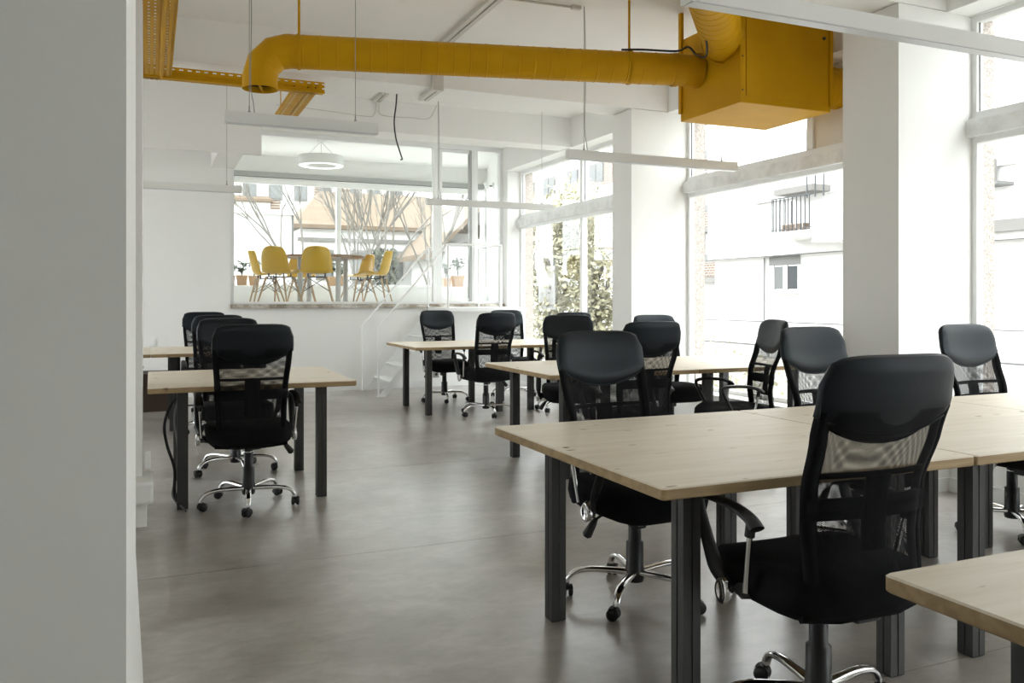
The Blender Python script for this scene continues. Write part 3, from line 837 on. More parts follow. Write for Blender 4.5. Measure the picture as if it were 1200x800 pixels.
# second duct from the box towards the viewer, stub duct to the window panel
d2 = empty('ventilation_duct', (3.86, 5.02, 3.15))
e2 = Vector((-0.93, -1.02, 0.03))
ribbed(MB(), (0, 0, 0), e2, 0.148, 0.10).build('pipe', M['yellow'], d2)
MB().tube([(-0.02, -0.02, 0), (0.02, 0.02, 0)], 0.16, 28, cap=False).build('collar', M['yellow'], d2)
tag(d2, 'thick yellow duct leaving the ventilation box towards the viewer', 'duct')
d3 = empty('ventilation_duct', (4.69, 5.13, 2.95))
ribbed(MB(), (0, 0, 0), (0.385, 0, 0), 0.16, 0.09).build('pipe', M['yellow'], d3)
MB().tube([(0, 0, 0), (0.03, 0, 0)], 0.172, 28, cap=False).build('collar', M['yellow'], d3)
tag(d3, 'short yellow duct stub between the ventilation box and the window panel', 'duct')
cb = catmull([(2.9, 4.1, 3.50), (3.3, 4.55, 3.26), (3.55, 4.80, 2.985), (3.70, 5.12, 3.06), (3.69, 5.22, 3.15), (3.66, 5.33, 3.145), (3.4, 5.40, 3.145), (3.25, 5.45, 3.14)], 6)
tag(MB().tube(cb, 0.008, 8).build('power_cable', M['blackcable']), 'black cable looped under the thick yellow duct', 'cable')
# ------------------------------------------------------------------ cable trays
ct = empty('cable_tray', (0.05, 5.0, 3.0))
def channel(name, L, w, hgt, loc, rz):
    t_ = 0.003
    m = MB().box(0, L, -w / 2, w / 2, 0, t_).box(0, L, -w / 2, -w / 2 + t_, t_, hgt).box(0, L, w / 2 - t_, w / 2, t_, hgt)
    m.box(0, L, -w / 2, -w / 2 + 0.012, hgt, hgt + t_, 1).box(0, L, w / 2 - 0.012, w / 2, hgt, hgt + t_, 1)
    o = m.build(name, [M['tray'], M['yellow']], ct)
    o.location = Vector(loc) - ct.location; o.rotation_euler = (0, 0, rz)
    return o
channel('tray_channel', 5.3, 0.118, 0.06, (0.004, 1.9, 3.0), R(90))
channel('tray_channel', 5.2, 0.062, 0.06, (0.116, 1.9, 3.0), R(90))
MB().tube([(0.072 - 0.05, -3.1, 0.0), (0.072 - 0.05, 2.14, 0.0)], 0.013, 10).build('conduit', M['yellow'], ct)
channel('tray_channel', 1.40, 0.10, 0.082, (-0.06, 7.13, 3.0), 0)
MB().box(-0.11, 1.29, 2.06, 2.078, -0.012, 0.0).build('tray_flange', M['yellow'], ct)
channel('tray_channel', 1.60, 0.095, 0.05, (1.145, 7.12, 3.0), R(90))
channel('tray_channel', 1.60, 0.075, 0.05, (1.245, 7.12, 3.0), R(90))
for x, yv in ((0.1, 2.15), (1.1, 3.3), (0.06, -1.0), (0.06, 1.0)):
    MB().tube([(x, yv, 0.03), (x, yv, CEIL - 3.0)], 0.005, 6).build('tray_hanger', M['yellow'], ct)
tag(ct, 'yellow perforated cable tray stepping across the ceiling at upper left', 'cable tray')
# ------------------------------------------------------------------ ceiling trunking and loose wires
tr = empty('cable_trunking', (2.36, 6.5, CEIL))
for dx in (-0.028, 0.028): MB().box(dx - 0.019, dx + 0.019, -0.8, 0.66, -0.032, 0).build('trunk', M['conduit'], tr)
MB().box(-0.05, 0.05, 0.63, 0.668, -0.39, 0).build('trunk', M['conduit'], tr)
for dx in (-0.028, 0.028): MB().box(dx - 0.019, dx + 0.019, 0.64, 1.08, -0.387, -0.356).build('trunk', M['conduit'], tr)
MB().tube([(0.03, -0.76, -0.015), (0.66, -0.79, -0.015)], 0.010, 8).build('conduit', M['conduit'], tr)
MB().rbox(0.60, 0.68, -0.81, -0.77, -0.03, 0, 0.004).build('junction_box', M['conduit'], tr)
tag(tr, 'grey white cable trunking running along the ceiling above the yellow duct', 'cable trunking')
t2 = empty('cable_trunking', (2.34, 9.05, CEIL))
for dx in (-0.026, 0.026): MB().box(dx - 0.018, dx + 0.018, -0.15, 0.24, -0.03, 0).build('trunk', M['conduit'], t2)
for pp in ([(0.0, 0.24, -0.04), (-0.02, 0.243, -0.16), (-0.12, 0.243, -0.20), (-0.7, 0.243, -0.17), (-1.1, 0.243, -0.16)], [(0.03, 0.24, -0.05), (0.06, 0.243, -0.17), (0.4, 0.243, -0.17), (0.62, 0.243, -0.16), (0.69, 0.15, -0.02)]):
    MB().tube(catmull(pp), 0.004, 6).build('wire', M['conduit'], t2)
tag(t2, 'short cable trunking with thin wires on the far ceiling beam', 'cable trunking')
tag(MB().tube(catmull([(2.47, 8.9, 3.52), (2.46, 8.9, 3.38), (2.44, 8.9, 3.2), (2.46, 8.9, 3.02), (2.51, 8.9, 2.86), (2.53, 8.9, 2.80), (2.51, 8.89, 2.79)]), 0.008, 8).build('loose_wire', M['blackcable']),
    'black loose wire dangling from the ceiling in front of the glazed room', 'cable')

# ------------------------------------------------------------------ small things at left and back
c1 = empty('hanging_cables', (0.03, 5.5, 0))
MB().tube(catmull([(0.16, 0.0, 0.70), (0.08, -0.02, 0.62), (0.045, -0.02, 0.50), (0.06, -0.03, 0.38), (0.10, -0.05, 0.24), (0.10, -0.06, 0.10), (0.12, -0.08, 0.03)]), 0.009, 8).build('power_cable', M['blackcable'], c1)
MB().tube(catmull([(0.17, 0.02, 0.70), (0.12, 0.0, 0.64), (0.10, 0.0, 0.52), (0.12, -0.02, 0.36), (0.11, -0.05, 0.2), (0.09, -0.06, 0.08), (0.15, -0.12, 0.008), (0.16, -0.17, 0.006)]), 0.006, 8).build('data_cable', M['greycable'], c1)
MB().rbox(0.105, 0.145, -0.10, -0.06, 0.05, 0.10, 0.006).build('plug', M['plastic'], c1)
tag(c1, 'black and grey cables hanging from the left desk to the floor', 'cable')
kb = empty('cardboard_box', (0.03, 10.45, 0))
MB().box(-0.17, 0.17, -0.25, 0.25, 0, 0.42).build('body', M['cardboard'], kb)
MB().box(-0.172, 0.172, -0.252, -0.0, 0.42, 0.424).build('flap', M['cardboard'], kb); MB().box(-0.172, 0.172, 0.002, 0.252, 0.42, 0.424).build('flap', M['cardboard'], kb)
tag(kb, 'dark brown box on the floor under the far left desk', 'box')
sk = empty('wall_socket', (3.78, 11.535, 0.13))
MB().rbox(-0.042, 0.042, -0.022, 0.0, 0, 0.095, 0.004).build('plate', M['socket'], sk); MB().tube([(0, -0.024, 0.048), (0, -0.02, 0.048)], 0.022, 12).build('outlet', M['plastic'], sk)
tag(sk, 'small grey socket low on the back wall beneath the raised room', 'socket')
sw = empty('wall_switch', (0.03, 11.55, 0.66))
MB().rbox(-0.05, 0.03, -0.012, 0.0, 0, 0.11, 0.003).build('plate', M['whitepaint'], sw); MB().rbox(-0.03, 0.01, -0.018, -0.012, 0.03, 0.08, 0.002).build('rocker', M['whitepaint'], sw)
tag(sw, 'white switch plate on the back wall at far left', 'switch')

# ------------------------------------------------------------------ stairs
st = empty('stairs', (2.7, 11.05, 0))
NEAR, FAR = -0.44, 0.44
TX = 0.98; TZ = 1.15
for yv in (NEAR + 0.03, FAR - 0.03):
    a = Vector((0.03, yv, 0.0)); b = Vector((TX, yv, TZ - 0.02)); d = Vector((0.055, 0, -0.045)) * 1.2
    m = MB(); w = 0.008
    P_ = [a - d * 0.2, b - d * 0.2, b + d, a + d + Vector((0.02, 0, 0.045))]
    vs = [(p.x, p.y - w, max(0, p.z)) for p in P_] + [(p.x, p.y + w, max(0, p.z)) for p in P_]
    m.add(vs, [(0, 1, 2, 3), (7, 6, 5, 4), (0, 4, 5, 1), (1, 5, 6, 2), (2, 6, 7, 3), (3, 7, 4, 0)]).build('stringer', M['whitepaint'], st)
tm = MB().box(-0.075, 0.085, NEAR + 0.04, FAR - 0.04, -0.014, 0.0).mesh('tread', M['whitepaint'])
for k in range(1, 6):
    o = new_obj('tread', tm, st); o.location = (0.06 + TX * k / 6, 0, TZ * k / 6)
MB().box(TX - 0.03, 2.10, NEAR - 0.02, FAR + 0.05, TZ - 0.05, TZ).build('landing', M['whitepaint'], st)
r_ = 0.0135
for yv in (NEAR, FAR):
    MB().tube([(0, yv, 0.0), (0, yv, 0.87), (0.012, yv, 0.91), (0.93, yv, 1.985), (0.96, yv, 2.0)] + ([(1.72, yv, 2.0)] if yv < 0 else [(1.0, yv, 2.0)]), r_, 10).build('handrail', M['whitepaint'], st)
    MB().tube([(0.95, yv, TZ), (0.95, yv, 2.0)], r_, 10).build('post', M['whitepaint'], st)
    MB().rbox(-0.03, 0.10, yv - 0.03, yv + 0.03, 0, 0.008, 0.002, 1).build('foot_plate', M['whitepaint'], st)
MB().tube([(1.72, NEAR, TZ), (1.72, NEAR, 2.0), (1.72, FAR - 0.02, 2.0), (1.72, FAR - 0.02, TZ)], r_, 10, up=(1, 0, 0)).build('end_rail', M['whitepaint'], st)
MB().tube([(1.70, NEAR, TZ), (1.70, NEAR, 1.98)], r_ * 0.9, 10).build('post', M['whitepaint'], st)
tag(st, 'steep white metal stairs with tubular handrails up to the raised room', 'stairs')

# ------------------------------------------------------------------ raised room furniture
tb = empty('meeting_table', (2.52, 13.42, MZ))
MB().lathe([(0.0, 0.715), (0.655, 0.715), (0.665, 0.722), (0.665, 0.742), (0.66, 0.748), (0.0, 0.748)], 48).build('tabletop', M['walnut'], tb)
for k in range(4):
    a = R(45 + 90 * k - 23); MB().tube([(0.42 * math.cos(a), 0.42 * math.sin(a), 0), (0.42 * math.cos(a), 0.42 * math.sin(a), 0.715)], 0.04, 14).build('leg', M['greytube'], tb)
MB().tube([(0.42 * math.cos(R(22)), 0.42 * math.sin(R(22)), 0.69), (-0.42 * math.cos(R(22)), -0.42 * math.sin(R(22)), 0.69)], 0.02, 8).build('under_rail', M['greytube'], tb)
tag(tb, 'round brown wooden table on grey tube legs in the raised room', 'table')
def shell_chair():
    t = empty('shell_chair')
    # one moulded shell: seat running up into the back (local +Y is forward)
    prof = [(0.22, 0.435, 0.20), (0.20, 0.452, 0.212), (0.12, 0.448, 0.228), (0.0, 0.435, 0.235), (-0.10, 0.43, 0.235), (-0.165, 0.445, 0.23), (-0.205, 0.50, 0.225), (-0.225, 0.58, 0.22), (-0.245, 0.66, 0.21), (-0.262, 0.74, 0.19), (-0.272, 0.79, 0.16), (-0.276, 0.815, 0.115), (-0.277, 0.82, 0.08)]
    G = []
    for (yv, z, w) in prof:
        up = max(0, min(1, (0.02 - yv) / 0.2))
        row = []
        for i in range(13):
            s_ = -1 + i / 6
            side = 0.055 * abs(s_) ** 3
            row.append((s_ * w, yv + up * 0.085 * s_ * s_, z + (1 - up) * side * (1 if yv < 0.15 else 0.3)))
        G.append(row)
    m = MB().sheet(G)
    me = m.mesh('shell', M['yshell'])
    o = new_obj('shell', me, t)
    sd = o.modifiers.new('thickness', 'SOLIDIFY'); sd.thickness = 0.010; sd.offset = -1
    for sx in (-1, 1):
        for sy in (-1, 1):
            MB().tube([(sx * 0.235, 0.02 + sy * 0.235, 0), (sx * 0.14, 0.0 + sy * 0.13, 0.385)], [0.011, 0.016], 8).build('leg', M['beech'], t)
    m = MB()
    for sx in (-1, 1):
        m.tube([(sx * 0.14, -0.13, 0.385), (sx * 0.195, 0.18, 0.17)], 0.004, 6).tube([(sx * 0.14, 0.13, 0.385), (sx * 0.195, -0.16, 0.17)], 0.004, 6)
        m.tube([(-sx * 0.14, 0.13 * 1, 0.385), (sx * 0.195, 0.18, 0.17)], 0.004, 6).tube([(-sx * 0.14, -0.13, 0.385), (sx * 0.195, -0.16, 0.17)], 0.004, 6)
        m.tube([(sx * 0.14, -0.13, 0.385), (sx * 0.14, 0.13, 0.385)], 0.007, 6)
        m.tube([(-0.14, sx * 0.13, 0.385), (0.14, sx * 0.13, 0.385)], 0.007, 6)
        for sy in (-1, 1): m.tube([(sx * 0.12, sy * 0.10, 0.385), (sx * 0.12, sy * 0.10, 0.435)], 0.012, 8)
    m.build('wire_brace', M['blackwire'], t)
    return t
Y0C = shell_chair()
spots = [(1.72, 12.50, -38, 'yellow shell chair left of the round table, in front, facing right'), (1.66, 13.62, -88, 'yellow shell chair at the far left of the round table'),
         (2.21, 12.28, -10, 'yellow shell chair with its back to the viewer, nearest to the glass'), (2.36, 14.55, 172, 'yellow shell chair behind the round table, partly hidden'),
         (3.22, 13.95, 108, 'yellow shell chair right of the round table, farther one'), (3.25, 12.95, 62, 'yellow shell chair right of the round table, nearer the viewer')]
for i, (x, yv, dg, lb) in enumerate(spots):
    o = Y0C if i == 0 else copy_tree(Y0C)
    o.location = (x, yv, MZ); o.rotation_euler = (0, 0, R(dg)); tag(o, lb, 'chair', 'yellow chairs round the table')
rl = empty('ring_lamp', (2.62, 14.15, 3.50))
MB().lathe([(0.25, 0.0), (0.37, 0.0), (0.372, 0.01), (0.372, 0.15), (0.37, 0.155), (0.25, 0.155), (0.248, 0.15), (0.248, 0.0)], 48).build('housing', M['whitepaint'], rl)
em = mat('ring_lamp_diffuser', (0.9, 0.9, 0.88), 0.4); bsdf(em).inputs['Emission Color'].default_value = (1, 0.98, 0.95, 1); bsdf(em).inputs['Emission Strength'].default_value = 0.15
MB().lathe([(0.262, -0.004), (0.358, -0.004)], 48).build('diffuser', em, rl)
for k in range(3):
    a = R(120 * k + 20); MB().tube([(0.31 * math.cos(a), 0.31 * math.sin(a), 0.15), (0, 0, 0.40)], 0.003, 6).build('suspension_cable', M['cable'], rl)
MB().lathe([(0.0, 0.39), (0.06, 0.39), (0.06, 0.42), (0.0, 0.42)], 20).build('ceiling_rose', M['whitepaint'], rl)
tag(rl, 'white ring shaped ceiling lamp hanging in the raised room', 'lamp')
wl = empty('wall_lamp', (5.85, 14.4, 3.30), R(-17))
MB().rbox(-0.03, 0, -0.05, 0.05, 0.0, 0.12, 0.004).build('bracket', M['whitepaint'], wl)
MB().tube([(-0.03, 0, 0.06), (-0.12, -0.02, 0.06)], 0.012, 8).build('arm', M['plastic'], wl)
MB().tube([(-0.16, -0.03, 0.13), (-0.13, -0.02, 0.05), (-0.11, -0.015, 0.0)], [0.04, 0.045, 0.035], 12).build('shade', M['whitepaint'], wl)
tag(wl, 'small white spotlight on the side wall of the raised room', 'lamp')
def pot_plant(x, yv, z, s, seed, label):
    rnd = random.Random(seed)
    t = empty('potted_plant', (x, yv, z))
    p = MB()
    q = 0.085 * s
    for (h0, w0), (h1, w1) in (((0, 0.78), (0.15, 1.0)), ((0.15, 1.06), (0.175, 1.06))):
        a, b = q * w0, q * w1
        vs = [(sx * a, sy * a, h0 * s) for sx, sy in ((-1, -1), (1, -1), (1, 1), (-1, 1))] + [(sx * b, sy * b, h1 * s) for sx, sy in ((-1, -1), (1, -1), (1, 1), (-1, 1))]
        p.add(vs, [(0, 1, 2, 3), (4, 5, 6, 7), (0, 1, 5, 4), (1, 2, 6, 5), (2, 3, 7, 6), (3, 0, 4, 7)])
    po = p.build('pot', M['terracotta'], t)
    MB().box(-q * 0.95, q * 0.95, -q * 0.95, q * 0.95, 0.174 * s, 0.177 * s).build('soil', M['soil'], po)
    fm = MB(); stm = MB()
    for k in range(9):
        a = rnd.uniform(0, 2 * PI); rr = rnd.uniform(0.02, 0.1) * s; h = rnd.uniform(0.10, 0.26) * s
        tip = Vector((math.cos(a) * rr, math.sin(a) * rr, 0.17 * s + h))
        stm.tube([(0, 0, 0.16 * s), (tip.x * 0.4, tip.y * 0.4, 0.17 * s + h * 0.6), tip], 0.004 * s, 5)
        for j in range(11):
            c = tip + Vector((rnd.uniform(-1, 1), rnd.uniform(-1, 1), rnd.uniform(-0.9, 0.7))) * 0.055 * s
            u = Vector((rnd.uniform(-1, 1), rnd.uniform(-1, 1), rnd.uniform(-0.3, 0.8))).normalized(); v = u.orthogonal().normalized()
            L = 0.032 * s; fm.add([c - u * L, c + v * L * 0.45 + Vector((0, 0, 0.004)), c + u * L, c - v * L * 0.45], [(0, 1, 2, 3)])
    stm.build('stem', M['leaf'], t); tag(fm.build('foliage', M['leaf'], t), kind='stuff')
    return tag(t, label, 'potted plant', 'potted plants on the white bench')
pot_plant(1.50, 15.72, 1.505, 1.05, 1, 'small plant in a terracotta pot, left of the pair on the bench')
pot_plant(1.705, 15.70, 1.505, 1.0, 2, 'small plant in a terracotta pot, right of the left pair behind the yellow chairs')
pot_plant(1.30, 15.80, 1.505, 1.0, 3, 'potted plant on the bench cut off by the white wall')
pot_plant(3.12, 15.72, 1.505, 1.0, 4, 'terracotta potted plant seen between the table legs')
pot_plant(3.30, 15.74, 1.505, 1.0, 5, 'terracotta potted plant behind the right table leg')
pot_plant(5.36, 15.72, 1.505, 1.0, 6, 'left terracotta potted plant behind the handrail post')
pot_plant(5.60, 15.70, 1.505, 1.25, 7, 'largest bushy terracotta potted plant behind the stair rail')

# ------------------------------------------------------------------ outside
structure(MB().box(-60, 90, -60, 110, -0.9, -0.7).build('ground', M['ground']), 'street paving outside')
# white apartment house across the street
K = 20 / 13.0
hs = empty('apartment_house', (20, 10, -0.7))
def H(name, x0, x1, y0, y1, z0, z1, mt, par=None): return MB().box(x0 - 20, x1 - 20, y0 - 10, y1 - 10, z0 + 0.7, z1 + 0.7).build(name, mt, par or hs)
H('wall', 20.0, 27, -14, 26.54, -0.7, 14, M['facade'])
H('upper_wall', 19.72, 20.0, -14, 26.62, 2.76, 14, M['facade'])
H('plinth', 19.45, 20.0, -14, 26.9, -0.7, 0.50, M['facade'])
H('pilaster', 19.93, 20.0, 23.62, 23.72, 0.5, 2.76, M['facade'])
H('pilaster', 19.66, 19.72, 23.70, 23.78, 4.6, 14, M['facade'])
H('wall_panel', 19.64, 19.72, -2, 23.75, 4.62, 9.0, M['facade'])
wn = H('window', 19.97, 20.0, 21.9, 23.35, 1.50, 2.72, M['whitepaint'])
H('shutter_box', 19.94, 19.97, 21.88, 23.4, 2.42, 2.73, M['shutter'], wn)
H('pane', 19.955, 19.968, 22.72, 23.12, 1.60, 2.38, M['curtain'], wn)
H('pane', 19.955, 19.968, 22.02, 22.46, 1.60, 2.38, M['facade_pane'], wn)
H('window_sill', 19.88, 20.0, 21.85, 23.4, 1.44, 1.50, M['facade'], wn)
H('ledge_shadow_strip', 19.70, 19.725, -14, 26.64, 2.735, 2.765, M['shadow_line'])  # dark strip painting in the shadow line under the ledge
H('plinth_shadow_strip', 19.43, 19.455, -14, 26.92, 0.47, 0.50, M['metalgrey'])  # dark strip painted along the plinth so its ledge line shows
H('plinth_foot_shadow_strip', 19.42, 19.45, -14, 26.92, -0.35, -0.31, M['shadow_line'])  # painted shadow line at the foot of the plinth band
H('downpipe', 19.90, 19.93, 23.60, 23.64, 0.5, 2.73, M['metalgrey'])
H('panel_joint', 19.63, 19.645, 21.9, 23.75, 4.60, 4.63, M['metalgrey'])
H('panel_joint', 19.63, 19.645, 23.73, 23.76, 4.6, 9.0, M['metalgrey'])
H('frame_edge', 19.945, 19.958, 23.12, 23.15, 1.55, 2.42, M['metalgrey'])
H('frame_edge', 19.945, 19.958, 22.46, 22.5, 1.55, 2.42, M['metalgrey'])
# balcony
bl = H('balcony_slab', 18.7, 19.72, 19.9, 21.9, 3.20, 3.42, M['facade'])
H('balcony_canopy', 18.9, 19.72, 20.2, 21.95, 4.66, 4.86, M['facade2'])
for k in range(10): H('bar', 18.74, 18.765, 20.15 + k * 0.188, 20.175 + k * 0.188, 3.42, 4.52, M['railing'], bl)
H('top_bar', 18.73, 18.775, 20.1, 21.88, 4.50, 4.54, M['railing'], bl)
H('bottom_bar', 18.735, 18.77, 20.1, 21.88, 3.48, 3.51, M['railing'], bl)
for k in range(4): H('side_bar', 18.8 + k * 0.25, 18.82 + k * 0.25, 21.85, 21.87, 3.42, 4.52, M['railing'], bl)
for k in range(3): H('post', 18.74, 18.77, 19.55 + k * 0.35, 19.585 + k * 0.35, 4.4, 6.6, M['railing'])
H('flower_box', 18.9, 19.15, 20.6, 21.6, 3.43, 3.68, M['brick'], bl)
H('side_block', 18.6, 19.72, 15.5, 19.9, 3.0, 4.25, M['facade'])
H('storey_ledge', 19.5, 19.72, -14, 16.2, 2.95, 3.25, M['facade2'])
tag(hs, 'large white apartment house across the street seen through the windows', 'building')
ac = empty('air_conditioner', (19.35, 14.9, 4.10))
MB().rbox(-0.15, 0.2, -0.42, 0.42, 0.08, 0.70, 0.02).build('casing', M['facade2'], ac)
MB().tube([(-0.16, -0.1, 0.39), (-0.15, -0.1, 0.39)], 0.24, 24).build('fan_grille', M['metalgrey'], ac)
MB().box(-0.25, 0.37, -0.75, 0.5, 0.0, 0.08).build('bracket', M['metalgrey'], ac)
tag(ac, 'outdoor air conditioner box on the white facade at the right edge', 'air conditioner')
# distant block with brick bands
fb = empty('brick_banded_block', (31, 50, -0.7))
def F(name, x0, x1, y0, y1, z0, z1, mt, par=None): return MB().box(x0 - 31, x1 - 31, y0 - 50, y1 - 50, z0 + 0.7, z1 + 0.7).build(name, mt, par or fb)
F('wall', 31, 36, 36, 76, -0.7, 17, M['facade'])
for z in (2.6, 5.6, 8.9, 12.2):
    F('brick_band', 30.9, 31, 36, 51.5, z, z + 0.85, M['brick'])
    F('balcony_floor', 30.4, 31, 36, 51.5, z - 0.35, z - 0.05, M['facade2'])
    F('railing', 30.85, 30.9, 36, 51.5, z + 0.95, z + 1.35, M['metalgrey'])
for z in (3.7, 7.0, 10.0):
    for k in range(9):
        y_ = 38 + k * 4.1
        w_ = F('window', 30.92, 31, y_, y_ + 2.3, z, z + 1.55, M['facade2'])
        F('pane', 30.88, 30.92, y_ + 0.1, y_ + 1.08, z + 0.12, z + 1.45, M['curtain'] if (k + int(z)) % 3 else M['facade_pane'], w_)
        F('pane', 30.88, 30.92, y_ + 1.22, y_ + 2.2, z + 0.12, z + 1.45, M['curtain'], w_)
    F('brick_panel', 30.95, 31, 53.2, 54.9, z - 0.2, z + 1.8, M['brick'])
tag(fb, 'distant white apartment block with brick bands behind the trees', 'building')
# bare and leafy trees
def branch(m, rnd, p, d, L, r, depth, spread=0.55):
    n = 3; pts = [p]; q = p.copy(); dd = d.copy()
    for k in range(n):
        dd = (dd + Vector((rnd.uniform(-1, 1), rnd.uniform(-1, 1), rnd.uniform(-0.4, 0.8))) * 0.13).normalized()
        q = q + dd * L / n; pts.append(q.copy())
    m.tube(pts, [r * (1 - 0.4 * k / n) for k in range(n + 1)], 5 if depth > 2 else 3, cap=False)
    if depth <= 0: return
    nb = 3 if depth > 1 else 4
    for k in range(nb):
        a = pts[rnd.choice((1, 2, 3, 3))] if k else pts[-1]
        nd = (dd + Vector((rnd.uniform(-1, 1), rnd.uniform(-1, 1), rnd.uniform(-0.5, 0.9))) * spread).normalized()
        branch(m, rnd, a, nd, L * rnd.uniform(0.62, 0.85), r * 0.60, depth - 1, spread)
def bare_tree(x, yv, z, h, seed, label, stems=4, lean=(0, 0), ivy=True, spread=0.5, tr=0.24):
    rnd = random.Random(seed); t = empty('bare_tree', (x, yv, z))
    MB().tube([(0, 0, 0), (lean[0] * 0.3, 0, h * 0.18), (lean[0] * 0.6, 0, h * 0.36)], [tr, tr * 0.85, tr * 0.8], 10).build('trunk', M['bark'], t)
    for k in range(stems):
        m = MB(); a = 2 * PI * k / stems + rnd.uniform(-0.4, 0.4)
        d = Vector((math.cos(a) * 0.42 + lean[0] * 0.5, math.sin(a) * 0.42, 1)).normalized()
        branch(m, rnd, Vector((lean[0] * 0.6, 0, h * 0.33)), d, h * 0.30, 0.045, 4, spread)
        m.build('branches', M['bark'], t)
    if ivy:
        m = MB()
        for k in range(1600):
            a = rnd.uniform(0, 2 * PI); zz = rnd.uniform(0, h * 0.52); rr = (0.55 - 0.22 * zz / (h * 0.52)) * rnd.uniform(0.5, 1.1)
            c = Vector((math.cos(a) * rr, math.sin(a) * rr, zz)); u = Vector((rnd.uniform(-1, 1), rnd.uniform(-1, 1), rnd.uniform(-1, 1))).normalized(); v = u.orthogonal()
            m.add([c - u * 0.07, c + v * 0.05, c + u * 0.07, c - v * 0.05], [(0, 1, 2, 3)])
        tag(m.build('ivy', M['ivy'], t), kind='stuff')
    return tag(t, label, 'tree', 'bare trees behind the raised room')
bare_tree(6.35, 24.2, -0.7, 6.6, 3, 'bare tree with thick ivy covered trunk right of the round table', 5)
bare_tree(5.7, 25.0, -0.7, 7.0, 11, 'bare multi-stemmed tree behind the round table', 6, ivy=False, spread=0.42, tr=0.2)
bare_tree(4.75, 25.5, -0.7, 6.6, 21, 'leaning bare tree left of the window mullion', 3, lean=(-0.9, 0), ivy=False, tr=0.17)
bare_tree(8.2, 25.5, -0.7, 6.2, 31, 'bare tree seen through the glazed door', 4, ivy=False, tr=0.16)
def leafy(x, yv, z, h, rad, n, seed, label, mts):
    rnd = random.Random(seed); t = empty('leafy_tree', (x, yv, z))
    tk = MB().tube([(0, 0, 0), (0.05, 0.1, h * 0.3), (0, 0, h * 0.7)], [0.12, 0.1, 0.05], 8)
    for k in range(6):
        a = rnd.uniform(0, 2 * PI); tk.tube([(0, 0, h * (0.25 + 0.06 * k)), (math.cos(a) * rad * 0.4, math.sin(a) * rad * 0.4, h * (0.4 + 0.07 * k)), (math.cos(a) * rad * 0.8, math.sin(a) * rad * 0.8, h * (0.5 + 0.06 * k))], [0.045, 0.03, 0.012], 5)
    tk.build('trunk', M['bark'], t)
    ctr = [(Vector((rnd.uniform(-1, 1) * rad, rnd.uniform(-1, 1) * rad, rnd.uniform(0.12, 1.0) * h)), rnd.uniform(0.25, 0.6)) for _ in range(34)]
    for mi, mt in enumerate(mts):
        m = MB()
        for k in range(n):
            c0, cr = ctr[rnd.randrange(34)]
            c = c0 + Vector((rnd.gauss(0, 1), rnd.gauss(0, 1), rnd.gauss(0, 1))) * cr * 0.6
            if c.z < 0.05: continue
            u = Vector((rnd.uniform(-1, 1), rnd.uniform(-1, 1), rnd.uniform(-1, 1))).normalized(); v = u.orthogonal(); s_ = rnd.uniform(0.05, 0.10) * (0.45 if h < 2 else 0.8)
            m.add([c - u * s_, c + v * s_ * 0.6, c + u * s_, c - v * s_ * 0.6], [(0, 1, 2, 3)])
        tag(m.build('foliage', mt, t), kind='stuff')
    return tag(t, label, 'tree', 'leafy trees outside the far window')
leafy(9.4, 17.0, -0.7, 4.0, 0.9, 4200, 5, 'yellow green leafy tree outside the far window, right of its mullion', (M['leaf_far'], M['leaf_far2']))
leafy(10.6, 21.5, -0.7, 4.9, 1.1, 4200, 6, 'yellow green leafy tree outside the far window, left of its mullion', (M['leaf_far2'], M['leaf_far']))
leafy(6.7, 8.6, -0.7, 1.05, 0.35, 1600, 8, 'low yellow green bush close outside the window near the column', (M['leaf_far2'],))
leafy(6.9, 10.4, -0.7, 1.2, 0.4, 1600, 9, 'low yellow green bush outside the far window by the chairs', (M['leaf_far2'],))
sg = empty('street_sign', (8.5, 17.5, -0.7))
MB().tube([(0, 0, 0), (0, 0, 2.85)], 0.035, 10).build('pole', M['metalgrey'], sg)
MB().tube([(0, 0.01, 2.85), (0.02, 0.01, 2.85)], 0.26, 24).build('round_sign', M['curtain'], sg)
MB().rbox(-0.09, -0.05, -0.46, -0.02, 1.72, 2.72, 0.015).build('panel', M['signpanel'], sg)
MB().rbox(-0.07, -0.03, 0.03, 0.46, 1.72, 2.66, 0.015).build('panel', M['signpanel'], sg)
for z in (1.95, 2.45): MB().box(-0.05, 0.05, -0.12, 0.12, z, z + 0.04).build('bracket', M['metalgrey'], sg)
tag(sg, 'pale street sign panels on a pole outside the far window', 'sign')
# houses behind the raised room
h1 = empty('low_white_house', (7.6, 34, -0.7))
def HB(root, name, x0, x1, y0, y1, z0, z1, mt, par=None):
    L = root.location
    return MB().box(x0 - L.x, x1 - L.x, y0 - L.y, y1 - L.y, z0 - L.z, z1 - L.z).build(name, mt, par or root)
def hip(root, x0, x1, y0, y1, z0, z1, mt, ov=0.3, ins=1.6):
    L = root.location; m = MB()
    a, b, c, d = x0 - ov, x1 + ov, y0 - ov, y1 + ov; yc = (y0 + y1) / 2
    vs = [(a, c, z0), (b, c, z0), (b, d, z0), (a, d, z0), (a + ins, yc, z1), (b - ins, yc, z1), (a, c, z0 - 0.15), (b, c, z0 - 0.15), (b, d, z0 - 0.15), (a, d, z0 - 0.15)]
    vs = [(v[0] - L.x, v[1] - L.y, v[2] - L.z) for v in vs]
    m.add(vs, [(0, 1, 5, 4), (1, 2, 5), (2, 3, 4, 5), (3, 0, 4), (0, 6, 7, 1), (1, 7, 8, 2), (2, 8, 9, 3), (3, 9, 6, 0), (6, 9, 8, 7)])
    return m.build('roof', mt, root)
HB(h1, 'wall', 5.3, 12.6, 33, 39, -0.7, 4.15, M['facade']); hip(h1, 5.3, 12.6, 33, 39, 4.15, 5.85, M['roof'])
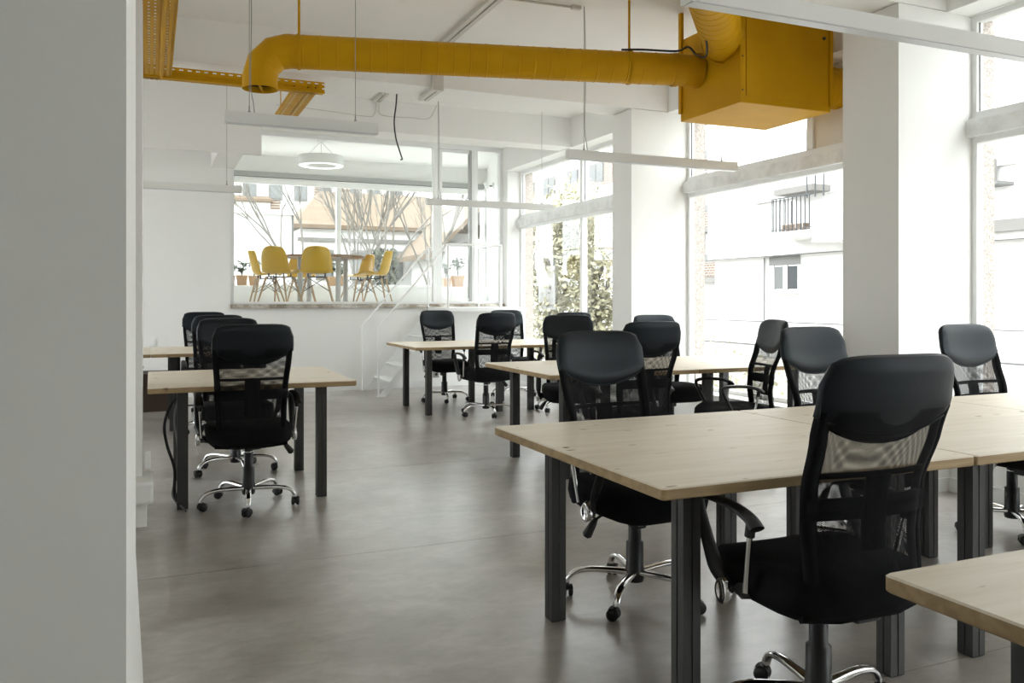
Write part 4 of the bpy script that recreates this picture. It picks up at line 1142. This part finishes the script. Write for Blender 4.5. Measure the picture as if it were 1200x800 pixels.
for x in (5.9, 7.3, 8.7, 10.1): 
    w_ = HB(h1, 'window', x, x + 0.7, 32.93, 33, 2.0, 3.2, M['facade2']); HB(h1, 'pane', x + 0.08, x + 0.62, 32.9, 32.93, 2.1, 3.1, M['curtain'], w_)
HB(h1, 'string_course', 5.2, 12.7, 32.9, 33, 3.5, 3.65, M['facade2'])
HB(h1, 'chimney', 7.4, 7.9, 36, 36.5, 4.8, 6.5, M['brick'])
tag(h1, 'low white house with orange tiled hip roof behind the bare trees', 'building')
h2 = empty('white_garage', (3.2, 28, -0.7))
HB(h2, 'wall', -2, 4.0, 26.5, 31, -0.7, 3.85, M['facade']); HB(h2, 'parapet', -2.1, 4.08, 26.4, 31.1, 3.85, 4.0, M['facade']); HB(h2, 'downpipe', 4.0, 4.06, 26.45, 26.51, -0.7, 3.85, M['metalgrey'])
tag(h2, 'plain white flat-roofed outbuilding at the left of the wide window', 'building')
h3 = empty('tiled_gable_house', (13, 31, -0.7))
HB(h3, 'wall', 9.6, 12.1, 28.2, 32.4, -0.7, 3.1, M['facade']); 
L = h3.location
m = MB(); vs = [(9.0, 27.8, 2.9), (9.0, 32.6, 2.9), (11.2, 27.8, 5.0), (11.2, 32.6, 5.0), (12.35, 27.8, 3.9), (12.35, 32.6, 3.9)]
top = [(a - L.x, b - L.y, c - L.z) for a, b, c in vs]; bot = [(a, b, c - 0.2) for a, b, c in top]
m.add(top + bot, [(0, 2, 3, 1), (2, 4, 5, 3), (6, 7, 9, 8), (8, 9, 11, 10), (0, 6, 8, 2), (2, 8, 10, 4), (1, 3, 9, 7), (3, 5, 11, 9), (0, 1, 7, 6), (4, 10, 11, 5)]).build('roof', M['roof'], h3)
tag(h3, 'white house with steep orange tiled roof seen through the glazed door', 'building')
h4 = empty('pale_town_house', (5, 52, -0.7))
HB(h4, 'wall', -4, 15, 52, 58, -0.7, 9.3, M['facade']); hip(h4, -4, 6.2, 52, 58, 7.2, 8.8, M['roof'], 0.5)
for k in range(9):
    x = 2.0 + k * 1.5; w_ = HB(h4, 'window', x, x + 0.8, 51.9, 52, 7.2, 8.7, M['facade2']); HB(h4, 'pane', x + 0.08, x + 0.72, 51.86, 51.9, 7.3, 8.6, M['curtain'], w_)
for x in (6.6, 9.2): HB(h4, 'painted_panel', x, x + 0.55, 51.93, 52, 5.4, 9.2, M['brick'])
tag(h4, 'tall pale town house far behind the bare trees', 'building')
